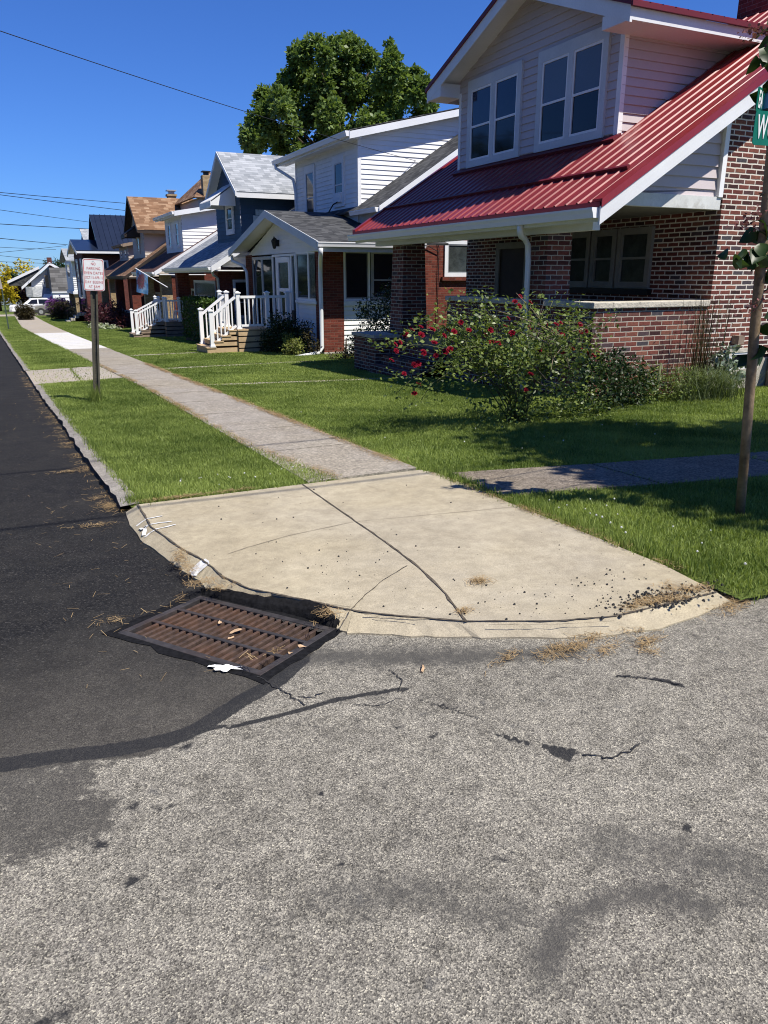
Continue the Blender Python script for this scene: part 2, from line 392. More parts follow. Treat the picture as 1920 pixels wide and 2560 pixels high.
MAT['curb'] = concrete('weathered_curb', (.22,.20,.17), (.36,.33,.28), agg=.5)
MAT['curbface'] = M('tarred_curb_face', (.05,.047,.043), .9, .5, 12, bump=.6)
MAT['joint'] = M('dirt_filled_joint', (.10,.082,.06), .95, .4, 20)
MAT['soil'] = soil()
MAT['markpaint'] = M('white_marking_paint', (.62,.62,.60), .7, .05, 9, dirt=((.5,.47,.40), .5))
MAT['straw'] = leafmat('dry_straw', (.16,.105,.05), (.50,.36,.19), .8, .15, .1)
MAT['grass'] = leafmat('grass_blades', (.10,.16,.03), (.40,.48,.135), .5, .5, .25)
MAT['clover'] = M('white_clover_head', (.62,.62,.55), .8, .1, 50)
MAT['crumb'] = M('asphalt_crumb', (.03,.03,.03), .9, .4, 30)

# ------------------------------------------------------------------ ground sheets
def curbx(y):
    if y < 15.7: return .56 - .0275*(min(max(y, 5.3), 15.7) - 5.3)
    return .274 - .0228*(min(y, 130) - 15.7)
ys = [-400,-100,-20,-5] + list(np.arange(0, 40, 2.5)) + list(np.arange(40, 216, 12)) + [216, 300, 500, 900, 1600, 3500]
xs = [-3500,-1200,-400,-150,-60,0,60,150,400,1200,3500]
V = [(x, y, zs(y) - .4) for y in ys for x in xs]; nx = len(xs)
F = [(j*nx+i, j*nx+i+1, (j+1)*nx+i+1, (j+1)*nx+i) for j in range(len(ys)-1) for i in range(nx-1)]
tag(np_mesh('ground', V, F, MAT['soil']), kind='structure')

def seg_d(P, pts):
    d = np.full(len(P), 1e9)
    for a, b in zip(pts[:-1], pts[1:]):
        a = np.array(a); b = np.array(b); ab = b - a
        t = np.clip(((P - a) @ ab) / max(1e-9, ab @ ab), 0, 1); d = np.minimum(d, np.linalg.norm(P - (a + t[:, None]*ab), axis=1))
    return d
def inside(P, pts):
    r = np.zeros(len(P), bool); n = len(pts)
    for i in range(n):
        x0, y0 = pts[i]; x1, y1 = pts[(i+1) % n]
        if y0 == y1: continue
        c = ((y0 > P[:,1]) != (y1 > P[:,1])) & (P[:,0] < (x1-x0)*(P[:,1]-y0)/(y1-y0) + x0); r ^= c
    return r
def sdf(P, pts): 
    d = seg_d(P, list(pts) + [pts[0]]); return np.where(inside(P, pts), d, -d)
gx = np.concatenate([[-60,-30,-15,-8,-5,-3,-2,-1.4,-1.1], np.arange(-.9, 3.4, .02), [3.6,4,5,7,10,15,25,50,120]])
gy = np.concatenate([[-20,-10,-5,-2,-1,-.3,0,.2], np.arange(.3, 3.9, .02), [4,4.3,4.6,5,5.5,6,7,8,10,12,15,20,25,30,35,42,50,60,75,90,110,140,180,215,300,400]])
X, Y = np.meshgrid(gx, gy); P = np.stack([X.ravel(), Y.ravel()], 1); nx = len(gx); ny = len(gy)
Z = zs_np(P[:,1]) - .055
DARK = [(-60,2.36),(-.9,2.36),(-.43,2.35),(-.2,2.33),(.03,2.3),(.23,2.23),(.36,2.28),(.42,2.33),(.48,2.37),(.61,2.44),(.77,2.55),(.9,2.62),(1.12,2.86),(1.4,3.3),(1.4,5),(1.2,6),(1.2,400),(-60,400)]
WORN = [(-60,2.4),(-.2,2.4),(.06,2.33),(.05,2.12),(.11,2.04),(.09,1.9),(-.02,1.87),(-.2,1.9),(-.6,1.86),(-60,1.8)]
fresh = np.clip(.5 + sdf(P, DARK)/.05, 0, 1); worn = np.clip(.45 + sdf(P, WORN)/.10, 0, .85)
tar = np.zeros(len(P))
def line(pts, w, s=1.0):
    global tar
    tar = np.maximum(tar, s*np.clip(.5 + (w - seg_d(P, pts))/.022, 0, 1))
line([(-60,2.42),(-.43,2.42),(-.2,2.4),(-.05,2.37),(.14,2.32),(.32,2.3),(.42,2.33),(.59,2.44),(.76,2.53),(.9,2.66)], .042, .95)
line([(.43,2.32),(.52,2.285),(.69,2.28),(.92,2.29),(1.14,2.26),(1.17,2.24)], .013)
line([(.69,2.59),(.72,2.5),(.76,2.39),(.78,2.33)], .004, .75); line([(1.17,2.24),(1.22,2.32),(1.18,2.42)], .003, .7)
line([(1.14,2.23),(1.25,2.0),(1.30,1.93)], .004, .8); line([(1.30,1.83),(1.36,1.74)], .011)
line([(1.22,2.09),(1.27,2.04)], .010, .9)
for a in ([(1.40,1.70),(1.44,1.66),(1.43,1.62)], [(1.40,1.67),(1.42,1.61)], [(1.42,1.67),(1.47,1.63)]): line(a, .014)
line([(1.46,1.63),(1.49,1.57),(1.58,1.54),(1.64,1.56)], .004, .9)
line([(2.05,1.88),(2.08,1.84),(2.1,1.79)], .014); line([(1.9,2.0),(1.96,1.94),(2.05,1.87)], .004, .85)
for (x, y, a, b) in ((1.03,2.02,.03,.014),(1.11,1.92,.034,.016),(.36,2.235,.045,.03),(.22,1.95,.05,.018),(.15,1.99,.02,.04),(-.07,1.77,.03,.02),(.10,1.68,.03,.018),(.84,1.73,.014,.012),(.30,1.57,.03,.016),(.66,1.80,.02,.014),(1.0,1.62,.02,.012),(.05,1.86,.05,.025),(1.5,1.2,.03,.02),(.98,1.33,.03,.03),(.45,1.95,.02,.012),(-.1,1.35,.05,.03),(.6,1.5,.03,.015)):
    th = np.arctan2((P[:,1]-y)/b, (P[:,0]-x)/a); q = np.sqrt(((P[:,0]-x)/a)**2 + ((P[:,1]-y)/b)**2)*(1 + .28*np.sin(2*th+31*x) + .22*np.sin(5*th+17*y)); tar = np.maximum(tar, np.clip(.5 + (1-q)*.5, 0, 1)*.72)
grime = np.zeros(len(P))
grime = np.maximum(grime, np.clip(.62 + (.05 - seg_d(P, [(.83,2.72),(1.05,2.61),(1.27,2.49),(1.49,2.38),(1.9,2.22)]))/.16, 0, .9))
grime = np.maximum(grime, np.clip(.55 + (.03 - seg_d(P, [(.86,.99),(.93,1.06),(1.03,1.10),(1.15,1.10),(1.25,1.06),(1.32,.97)]))/.09, 0, .95))
grime = np.maximum(grime, np.clip(.45 + (.06 - seg_d(P, [(1.25,1.25),(1.5,1.05),(1.6,.8)]))/.2, 0, .6))
grime = np.maximum(grime, np.clip(.40 + (.05 - seg_d(P, [(.55,1.4),(.75,1.3),(.9,1.15)]))/.18, 0, .55))
idx = np.arange(nx*ny).reshape(ny, nx)
F = np.stack([idx[:-1,:-1].ravel(), idx[:-1,1:].ravel(), idx[1:,1:].ravel(), idx[1:,:-1].ravel()], 1)
# leave the drain pit open
cx_ = X[:-1,:-1].ravel() + .01; cy_ = Y[:-1,:-1].ravel() + .01
GR = [(.285,3.28),(.685,3.535),(1.08,2.87),(.72,2.62)]
hole = inside(np.stack([cx_, cy_], 1), GR)
F = F[~hole]
tag(np_mesh('road', np.stack([P[:,0], P[:,1], Z], 1), F, MAT['asphalt'], attrs=dict(dusty=np.clip((3.5 - P[:,1])/1.3, 0, 1), fresh=fresh, worn=worn, tar=tar, grime=grime)), kind='structure')

# lawn sheet
lx = [0.0]; V = []; F = []
yl = list(np.arange(5.37, 40, 1.2)) + list(np.arange(40, 216, 8)) + [216, 300]
for y in yl: V += [(curbx(y)+.06, y, zs(y)-.015), (2.95, y, zs(y)-.015), (9, y, zs(y)-.015), (60, y, zs(y)-.015)]
for j in range(len(yl)-1):
    for i in range(3): F.append((4*j+i, 4*j+i+1, 4*j+i+5, 4*j+i+4))
n0 = len(V)
V += [(2.95,2.24,zs(2.24)-.03),(4.2,2.15,zs(2.15)-.03),(9,2.0,zs(2.0)-.03),(60,1.5,zs(1.5)-.03)]
for i in range(1,3): F.append((n0+i-1, n0+i, i+1, i))
F.append((n0+2, n0+3, 3, 3)) if False else None
F = [f for f in F if f]; F.append((n0+2, n0+3, 3, 2))
me = MB(); me.add(V, F); tag(me.build('lawn', MAT['soil']), kind='structure')

# corner pad: flat slab and a rolled outer band falling to the road
PAD_OUT = [(.565,5.40),(.57,4.67),(.65,4.17),(.70,3.96),(.735,3.72),(.74,3.63),(.83,3.42),(1.04,3.21),(1.12,3.07),(1.15,2.9),(1.17,2.8),(1.4,2.64),(1.66,2.49),(2.08,2.27),(2.4,2.20),(2.92,2.26)]
PAD_IN = [(.66,5.38),(.655,4.75),(.73,4.22),(.79,3.98),(.815,3.78),(.83,3.62),(.90,3.40),(1.06,3.18),(1.15,3.05),(1.20,2.97),(1.25,2.9),(1.42,2.74),(1.63,2.57),(1.98,2.39),(2.24,2.31),(2.86,2.31)]
def jag(pts, n, amp, seed):
    r = np.random.default_rng(seed); o = []
    for a, b in zip(pts[:-1], pts[1:]):
        for k in range(n):
            t = k/n; o.append((a[0]+(b[0]-a[0])*t + r.normal(0, amp), a[1]+(b[1]-a[1])*t + r.normal(0, amp)))
    o.append(pts[-1]); return o
po = jag(PAD_OUT, 6, .006, 3); pi_ = jag(PAD_IN, 6, .0015, 4)
m = MB(); n = len(po)
right = [(2.93,2.7),(2.95,3.35),(2.96,4.1),(3.0,5.2),(2.93,5.40)]
top = [(x, y, zs(y)) for x, y in pi_ + right]; m.poly(top)
m.add([(x, y, zs(y)) for x, y in pi_] + [(x, y, zs(y)-.048) for x, y in po] + [(x, y, zs(y)-.14) for x, y in po],
      [(i, i+1, n+i+1, n+i) for i in range(n-1)] + [(n+i, n+i+1, 2*n+i+1, 2*n+i) for i in range(n-1)])
tag(m.build('corner_pavement', MAT['pad']), kind='structure')
def strip(pts, w, dz, n=5, amp=.002, seed=0, zf=None):
    q = jag(pts, n, amp, seed); r = np.random.default_rng(seed+50); m = MB(); L = []
    for i, (x, y) in enumerate(q):
        a = q[max(0, i-1)]; b = q[min(len(q)-1, i+1)]; dx, dy = b[0]-a[0], b[1]-a[1]; l = math.hypot(dx, dy) or 1
        ww = w*(.6 + .8*r.random())/2; z = (zf(x, y) if zf else zs(y)) + dz
        L.append(((x - dy/l*ww, y + dx/l*ww, z), (x + dy/l*ww, y - dx/l*ww, z)))
    for a, b in zip(L[:-1], L[1:]): m.poly([a[0], a[1], b[1], b[0]])
    return m
J = MB()
for k, (pts, w) in enumerate([(PAD_IN, .013), ([(1.89,5.38),(1.865,4.8),(1.84,4.23),(1.815,3.7)], .011), ([(1.815,3.7),(1.785,3.3),(1.73,2.95),(1.63,2.56)], .014),
        ([(.94,3.98),(1.15,4.07),(1.37,4.15),(1.82,4.23)], .004), ([(1.83,4.23),(2.28,4.15),(2.92,4.04)], .0035), ([(1.27,2.84),(1.42,2.72),(1.6,2.6)], .004), ([(1.3,2.80),(1.45,2.67)], .003), ([(1.70,2.49),(1.95,2.36),(2.2,2.27)], .003), ([(.93,3.32),(1.1,3.11),(1.25,2.95)], .003), ([(1.15,2.80),(1.24,2.92),(1.40,3.08),(1.54,3.2),(1.74,3.33)], .005)]):
    s = strip(pts, w*.85, .004, 6, .0015, k); J.add(s.v, s.f)
tag(J.build('pavement_joints', MAT['joint']), kind='structure')
s = strip([(1.60,2.56),(1.64,2.5)], .012, -.01, 2, .001, 3); 
# hairline cracks and crack seal in the old asphalt, scuffs on the rolled kerb
MAT['crack'] = M('crack_seal', (.035,.035,.036), .9, .3, 30, spec=.1)
CR = MB(); zroad = lambda x, y: zs(y) - .055
for k, (pts, w) in enumerate([([(.70,2.60),(.74,2.47),(.77,2.38),(.79,2.30)], .006), ([(.79,2.37),(.84,2.34),(.88,2.36)], .004), ([(1.14,2.24),(1.19,2.31),(1.18,2.41)], .004), ([(1.20,2.12),(1.25,2.03),(1.30,1.94)], .003), ([(1.94,1.96),(1.99,1.92),(2.04,1.88),(2.10,1.80)], .006), ([(1.48,1.60),(1.54,1.55),(1.62,1.55),(1.68,1.57)], .006),
        ([(.95,2.22),(1.02,2.18),(1.12,2.19)], .003)]):
    s = strip(pts, w, .004, 7, .005, 70+k, zroad); CR.add(s.v, s.f)
tag(CR.build('road_cracks', MAT['crack']), kind='structure')
# old white marking paint on the rolled curb
m = MB()
bandz = lambda x, y: zs(y) - .004 - max(0, min(1, (.66 - x)/.09))*.042 if y > 4.3 else zs(y)
def bandpoint(x, y):
    d_in = seg_d(np.array([[x, y]]), PAD_IN)[0]; d_out = seg_d(np.array([[x, y]]), PAD_OUT)[0]
    if inside(np.array([[x, y]]), PAD_IN + right)[0]: return zs(y)
    return zs(y) - .048*d_in/max(1e-6, d_in + d_out)
for k, pts in enumerate([[(.585,4.94),(.64,4.95),(.70,4.955),(.76,4.97)], [(.60,4.80),(.66,4.80),(.72,4.81),(.79,4.80)], [(.59,4.66),(.65,4.67),(.72,4.69),(.80,4.72)], [(.595,4.86),(.62,4.78),(.60,4.68)], [(.62,4.83),(.66,4.80)]]):
    s = strip(pts, .014 if k < 3 else .028, .005, 4, .003, k, bandpoint); m.add(s.v, s.f)
pw_ = [(.712,3.825),(.706,3.87),(.716,3.915),(.745,3.93),(.78,3.945),(.812,3.95),(.820,3.90),(.812,3.855),(.785,3.84),(.75,3.83),(.73,3.815)]
c_ = (.765,3.885); m.add([(c_[0], c_[1], bandpoint(*c_)+.006)] + [(x, y, bandpoint(x, y)+.006) for x, y in pw_], [(0, i+1, (i+1) % 11 + 1) for i in range(11)])
tag(m.build('paint_marks', MAT['markpaint']), kind='structure')

# kerb along the main street
m = MB(); f = MB(); L = []; r = np.random.default_rng(5)
yc = list(np.arange(5.42, 15.2, .16)) + list(np.arange(19.0, 60, .35)) + list(np.arange(60, 130, 3))
for y in yc: L.append((y, curbx(y) + r.normal(0, .010), r.normal(0, .006)))
for (y0, x0, d0), (y1, x1, d1) in zip(L[:-1], L[1:]):
    if y1 - y0 > 3.2: continue
    m.poly([(x0, y0, zs(y0)-.004+d0), (x1, y1, zs(y1)-.004+d1), (x1+.13, y1, zs(y1)), (x0+.13, y0, zs(y0))][::-1])
    f.poly([(x0, y0, zs(y0)-.004+d0), (x1, y1, zs(y1)-.004+d1), (x1-.02, y1, zs(y1)-.09), (x0-.02, y0, zs(y0)-.09)])
tag(m.build('curb', MAT['curb']), kind='structure'); tag(f.build('curb_face', MAT['curbface']), kind='structure')

# pavements
def leftx(y): return 1.96 if y < 14 else 1.95 - .024*(min(y, 60) - 14)
m = MB(); mn = MB(); mf = MB(); r = np.random.default_rng(8); y = 5.44
while y < 108:
    L_ = 1.28 + r.random()*.25; y1 = y + L_; t = mn if 26.5 < y < 45 else (m if y < 26.5 else mf)
    dz = r.normal(0, .004) if t is m else 0
    a, b = leftx(y), leftx(y1); g = .012
    t.add([(a, y+g, zs(y)+.004+dz), (2.93, y+g, zs(y)+.004-dz), (2.93, y1-g, zs(y1)+.004), (b, y1-g, zs(y1)+.004),
           (a, y+g, zs(y)-.05), (2.93, y+g, zs(y)-.05), (2.93, y1-g, zs(y1)-.05), (b, y1-g, zs(y1)-.05)], [(0,1,2,3),(0,4,5,1),(1,5,6,2),(2,6,7,3),(3,7,4,0)])
    y = y1
tag(m.build('sidewalk', MAT['walk']), kind='structure'); tag(mn.build('new_sidewalk', MAT['walknew']), kind='structure'); tag(mf.build('far_sidewalk', MAT['walkfar']), kind='structure')
SIDE = [[(3.03,4.36),(4.25,4.06),(4.28,4.88),(3.10,5.16)], [(4.27,4.05),(5.6,3.78),(5.62,4.6),(4.30,4.87)], [(5.62,3.78),(7.0,3.55),(7.02,4.33),(5.64,4.59)], [(7.02,3.54),(9.5,3.1),(9.5,3.9),(7.04,4.32)]]
m = MB()
for q in SIDE: m.prism([(x, y, zs(y)-.05) for x, y in q], (0, 0, .055))
tag(m.build('side_path', concrete('old_brown_walk', (.19,.155,.115), (.27,.225,.17), agg=.75)), kind='structure')
APRON = [(curbx(16)+.02,15.55),(1.9,15.75),(1.93,19.5),(curbx(18.9)+.02,18.95)]
APR = [[(.29,15.35),(1.1,15.5),(1.15,19.1),(.22,18.9)], [(1.12,15.5),(1.93,15.7),(1.93,19.4),(1.17,19.1)]]
WALKS = [[(2.97,13.28),(5.5,12.65),(6.9,12.5),(6.9,12.75),(5.5,12.9),(2.97,13.55)], [(2.97,17.4),(6.6,17.5),(6.6,17.75),(2.97,17.7)], [(2.97,22.6),(5.0,22.75),(5.0,23.2),(2.97,23.1)]]
APR += [[(-.1,36.0),(1.35,36.2),(1.35,36.9),(-.1,36.7)]]
m = MB()
for q in APR + WALKS: m.prism([(x, y, zs(y)-.05) for x, y in q], (0, 0, .045))
tag(m.build('walkway', MAT['walkfar']), kind='structure')
m = MB(); m.prism([(2.95,101,zs(101)-.02),(14,101,zs(101)-.02),(14,110,zs(110)-.02),(2.95,110,zs(110)-.02)], (0,0,.025)); m.prism([(-1.6,101,zs(101)-.02),(1.0,101,zs(101)-.02),(1.0,110,zs(110)-.02),(-1.6,110,zs(110)-.02)], (0,0,.025))
tag(m.build('driveway', MAT['walkfar']), kind='structure')

# ------------------------------------------------------------------ grass
def blades(name, P, h, w, mat, tint, zoff=-.015, lean=.85):
    n = len(P); a = RNG.uniform(0, 2*np.pi, n); t = RNG.uniform(0, 2*np.pi, n); k = RNG.uniform(.1, 1, n)*lean*h
    z = zs_np(P[:,1]) + zoff
    dx, dy = np.cos(a)*w/2, np.sin(a)*w/2; lx, ly = np.cos(t)*k, np.sin(t)*k
    b0 = np.stack([P[:,0]-dx, P[:,1]-dy, z], 1); b1 = np.stack([P[:,0]+dx, P[:,1]+dy, z], 1)
    m0 = np.stack([P[:,0]-dx*.8+lx*.35, P[:,1]-dy*.8+ly*.35, z+h*.6], 1); m1 = np.stack([P[:,0]+dx*.8+lx*.35, P[:,1]+dy*.8+ly*.35, z+h*.6], 1)
    tp = np.stack([P[:,0]+lx, P[:,1]+ly, z+h*np.sqrt(np.maximum(.1, 1-(k/h)**2*.6))], 1)
    V = np.stack([b0, b1, m1, m0, tp], 1).reshape(-1, 3); i = np.arange(n)[:, None]*5
    F = np.concatenate([i + np.array([[0,1,2]]), i + np.array([[0,2,3]]), i + np.array([[3,2,4]])])
    return np_mesh(name, V, F, mat, attrs=dict(tint=np.repeat(tint, 5)))
HOUSES_XY = [[(7.0,8.1),(7.0,12.0),(9.2,12.0),(9.2,15.2),(18,15.2),(18,8.1)], [(7.0,12.9),(9,12.9),(9,15.2),(7,15.2)], [(7.7,19.6),(20,19.6),(20,28),(7.7,28)], [(5.1,22.3),(7.7,22.3),(7.7,25),(5.1,25)]]
def sample(x0, x1, y0, y1, dens):
    n = int((x1-x0)*(y1-y0)*dens); return np.stack([RNG.uniform(x0, x1, n), RNG.uniform(y0, y1, n)], 1)
PADP = PAD_IN + right
def keep_lawn(P, j=.035):
    Q = P + RNG.normal(0, j, P.shape); ok = np.ones(len(P), bool)
    lxv = np.array([leftx(y) for y in Q[:,1]]); cv = np.array([curbx(y) for y in P[:,1]])
    ok &= ~((Q[:,0] > lxv + .02 + np.clip(7.2 - Q[:,1], 0, 2)*.13) & (Q[:,0] < 2.92) & (Q[:,1] > 5.3))
    ok &= ~((Q[:,0] < 2.94) & (Q[:,1] < 5.42)); ok &= P[:,0] > cv + .07 + np.abs(RNG.normal(0, .04, len(P)))
    ok &= ~((Q[:,0] < 2.97) & (Q[:,1] < 5.3)); ok &= Q[:,1] > 2.22 - .07*(Q[:,0]-2.9)
    for q in SIDE: ok &= ~inside(Q, q)
    for q in HOUSES_XY: ok &= ~inside(P, q)
    for q in APR[:2]: ok &= ~inside(Q, q) | (RNG.random(len(P)) < .04)
    for q in WALKS: ok &= ~inside(Q + RNG.normal(0, .05, P.shape), q) | (RNG.random(len(P)) < .15)
    return ok
allP = []
for (x0, x1, y0, y1, d) in [(.3,2.3,5.36,7.5,15000),(.2,2.1,7.5,10,11500),(.1,2.1,10,14,7500),(-.1,2.1,14,20,4200),(-.6,2.0,20,32,2000),(-1.2,2.0,32,55,800),(-2,2,55,100,160),
                            (2.9,6.0,2.0,5.5,15000),(6,9,2.0,5.5,5000),(2.9,7.2,5.5,7.5,12500),(7.2,11,5.5,8.1,4000),(2.9,7.2,7.5,10,9500),(2.9,7.1,10,14,6000),(2.9,8.2,14,20,3300),(2.9,7.6,20,28,1700),(2.9,7.5,28,45,800),(2.9,9,45,70,330),(2.9,9,70,102,130)]:
    P_ = sample(x0, x1, y0, y1, d); allP.append(P_[keep_lawn(P_)])
P_ = np.concatenate(allP); dist = np.hypot(P_[:,0], P_[:,1])
def fbm(P, s, seed):
    r = np.random.default_rng(seed); v = np.zeros(len(P))
    for k in range(7):
        a = r.uniform(0, 6.28); f = s*r.uniform(.5, 2.2); v += np.sin(f*(P[:,0]*np.cos(a) + P[:,1]*np.sin(a)) + r.uniform(0, 6.28))
    return v/7
patch = fbm(P_, 1.6, 1) + .8*fbm(P_, 5.0, 2) + .5*fbm(P_, 14.0, 6)
edge_l = np.clip(1 - (P_[:,0] - np.array([curbx(y) for y in P_[:,1]]))/.6, 0, 1)*(P_[:,0] < 2)
tint = np.clip(.45 + .42*patch + RNG.normal(0, .2, len(P_)) + .28*edge_l, 0, 1)
h = np.clip(RNG.normal(.030, .010, len(P_)) + .011*fbm(P_, 3.0, 5), .012, .07)
edge_r = (P_[:,0] > 2.9) & (P_[:,0] < 3.3) & (P_[:,1] < 5.5); h[edge_r] *= 1.05
w = .0042*np.maximum(1, (dist/6))**.75*RNG.uniform(.7, 1.5, len(P_))
g = blades('grass', P_, h, w, MAT['grass'], tint); tag(g, kind='stuff')
# taller unmown tufts at edges and round the posts
T = []
for (x, y, rr, n) in [(1.02,11.95,.10,260),(1.0,11.9,.05,80),(.66,5.5,.08,160),(.8,5.47,.1,130)]:
    T.append(np.stack([RNG.normal(x, rr*.5, n), RNG.normal(y, rr*.5, n)], 1))
for _ in range(26):
    y = RNG.uniform(5.6, 14); T.append(np.stack([RNG.normal(curbx(y)+.12, .03, 30), RNG.normal(y, .07, 30)], 1))
for _ in range(40):
    y = RNG.uniform(2.4, 5.2); T.append(np.stack([RNG.normal(3.0, .035, 24), RNG.normal(y, .05, 24)], 1))
T = np.concatenate(T); hh = np.clip(RNG.normal(.065, .02, len(T)), .03, .16); hh[:340] = np.clip(RNG.normal(.2, .08, 340), .06, .42)
tag(blades('tall_grass_tufts', T, hh, np.full(len(T), .005), MAT['grass'], np.clip(RNG.normal(.4, .2, len(T)), 0, 1), lean=.5), kind='stuff')
# clover heads
m = MB()
for _ in range(50):
    k = RNG.random()
    if k < .55: y = RNG.uniform(2.4, 4.1); x = 3.0 + abs(RNG.normal(0, .25)) + .05
    elif k < .8: x = RNG.uniform(1.0, 2.0); y = 5.5 + abs(RNG.normal(0, .2))
    else: x = RNG.uniform(3.0, 6); y = RNG.uniform(5.3, 9)
    z = zs(y) + RNG.uniform(.04, .07); r_ = RNG.uniform(.004, .008)
    m.lathe((x, y, z), [(r_*.4, -r_*.8), (r_, -.1*r_), (r_*.7, r_*.7), (r_*.2, r_)], 6)
tag(m.build('clover_flowers', MAT['clover']), kind='stuff')
# dry clippings: along the kerb, pavement edges and in heaps
S = []; 
def heap(x, y, rx, ry, n, ang=0):
    a = RNG.normal(0, 1, (n, 2))*np.array([rx, ry])*.5; c, s = math.cos(ang), math.sin(ang)
    S.append(np.stack([x + a[:,0]*c - a[:,1]*s, y + a[:,0]*s + a[:,1]*c], 1))
for _ in range(80):
    y = 5.4 + 14*RNG.random()**1.4; heap(curbx(y) - .03 - abs(RNG.normal(0,.035)), y, .10, .05, 16, RNG.uniform(-.3,.3))
for (x, y, a, b, n) in [(.34,5.15,.16,.04,90),(.33,7.05,.22,.05,120),(.41,8.6,.1,.05,60),(.49,5.62,.07,.08,120),(.45,5.9,.1,.06,60),(.69,4.03,.05,.16,200),(.70,3.80,.05,.1,130),(.71,3.58,.1,.05,150),(.74,3.45,.1,.04,90),(.25,3.42,.09,.05,40),
        (1.95,2.95,.06,.05,160),(1.84,2.235,.12,.05,110),(1.97,2.23,.16,.05,210),(2.05,2.15,.12,.04,70),(2.30,2.26,.10,.04,130),(2.44,2.36,.12,.04,170),(2.6,2.33,.16,.05,240),(2.24,2.12,.1,.04,130),(2.7,2.45,.10,.08,90),(2.8,2.38,.13,.06,170),(1.68,2.66,.05,.03,60),(2.1,2.29,.08,.04,90),(1.65,2.27,.1,.03,60),(.95,2.9,.1,.05,90),(.6,3.45,.2,.08,60),(.74,2.66,.07,.03,80),(1.13,2.93,.06,.06,80),(2.2,2.05,.03,.03,30),(2.9,2.25,.15,.06,250)]: heap(x, y, a, b, n, RNG.uniform(-.4,.4))
for _ in range(170):
    y = 5.5 + 14*RNG.random(); heap(2.89 if RNG.random() < .6 else leftx(y)+.04+max(0,7.2-y)*.13, y, .07, .28, 60, 0)
for _ in range(30):
    y = RNG.uniform(2.5, 5.2); heap(2.95, y, .05, .12, 22, 0)
for _ in range(16): heap(RNG.uniform(.7, 1.5), 5.42, .12, .03, 30, 0)
S.append(np.stack([RNG.uniform(.05,.75,80), RNG.uniform(2.7,6,80)], 1)); S.append(np.stack([RNG.uniform(-1,.4,120), RNG.uniform(3,14,120)], 1))
S = np.concatenate(S); n = len(S)
onpad = inside(S, PADP); gr = inside(S, GR); S = S[~gr]; onpad = onpad[~gr]; n = len(S)
z = zs_np(S[:,1]) + np.where(onpad, .004, np.where((S[:,0] < .62) | (S[:,1] < 2.6), -.05, .005)) + RNG.uniform(.001, .016, n)
a = RNG.uniform(0, 6.28, n); L_ = RNG.uniform(.02, .06, n); ww = RNG.uniform(.001, .0024, n)*np.maximum(1, np.hypot(S[:,0], S[:,1])/5)
d = np.stack([np.cos(a)*L_/2, np.sin(a)*L_/2, RNG.normal(0, .003, n)], 1); q = np.stack([-np.sin(a)*ww/2, np.cos(a)*ww/2, np.zeros(n)], 1)
c = np.stack([S[:,0], S[:,1], z], 1)
V = np.stack([c-d-q, c-d+q, c+d+q, c+d-q], 1).reshape(-1, 3); F = np.arange(4*n).reshape(-1, 4)
tag(np_mesh('dry_grass_clippings', V, F, MAT['straw'], attrs=dict(tint=np.repeat(RNG.random(n), 4))), kind='stuff')
# asphalt crumbs on the corner pavement
m = MB()
for _ in range(230):
    k = RNG.random()
    if k < .5: x, y = RNG.normal(2.25, .3), RNG.normal(2.62, .14)
    elif k < .75: x, y = RNG.normal(1.4, .3), RNG.normal(3.3, .35)
    else: x, y = RNG.uniform(.8, 2.9), RNG.uniform(2.4, 5.2)
    if not inside(np.array([[x, y]]), PADP)[0]: continue
    r_ = .002 + .005*RNG.random()**3; z = zs(y) + r_*.5
    m.lathe((x, y, z), [(r_*.5, -r_*.6), (r_, -.1*r_), (r_*.5*RNG.uniform(.6,1.4), r_*.7)], 5)
for _ in range(420):
    x, y = RNG.normal(2.58, .15), RNG.normal(2.37, .05); r_ = .003 + .007*RNG.random()**2; m.lathe((x, y, zs(y)+r_*.4), [(r_*.5, -r_*.6), (r_, -.1*r_), (r_*.5, r_*.7)], 5)
tag(m.build('asphalt_crumbs', MAT['crumb']), kind='stuff')
# ------------------------------------------------------------------ storm drain in the gutter
MAT['iron'] = M('rusty_cast_iron', (.040,.036,.036), .7, .35, 18, bump=.3, dirt=((.075,.036,.02), .6))
MAT['ironrust'] = M('rusted_iron_bars', (.075,.048,.036), .8, .4, 25, bump=.3, dirt=((.13,.055,.024), .8))
MAT['rust'] = M('rust_brown_pit', (.19,.085,.036), .9, .4, 14, bump=.3)
MAT['tarmat'] = M('fresh_tar', (.010,.010,.011), .9, .3, 40, bump=.5, spec=.12)
zr = lambda y: zs(y) - .055
g0 = Vector((.285,3.28,0)); gu = Vector((.72-.285, 2.62-3.28, 0)); gv = Vector((.685-.285, 3.535-3.28, 0))
def gp(u, v, dz=0.0):
    p = g0 + gu*u + gv*v; return (p.x, p.y, zr(p.y) + dz)
gt = thing('storm_drain', 'rusty cast iron drain grate set in black tar at the corner kerb', 'drain', (.69, 3.08, zr(3.08)))
m = MB()
fw = .045
for u0, u1, v0, v1 in ((-.02,1.02,-.04,.035),(-.02,1.02,.965,1.04),(-.02,.022,.035,.965),(.978,1.02,.035,.965)):
    m.prism([gp(u0,v0,-.05), gp(u1,v0,-.05), gp(u1,v1,-.05), gp(u0,v1,-.05)], (0,0,.054))
m.build('frame', MAT['iron'], gt, bevel=.003)
for k in (1, 2):
    v = k/3; m = MB(); m.prism([gp(.022,v-.022,-.05), gp(.978,v-.022,-.05), gp(.978,v+.022,-.05), gp(.022,v+.022,-.05)], (0,0,.053)); m.build('cross_bar', MAT['iron'], gt, bevel=.003)
m = MB(); nb = 18
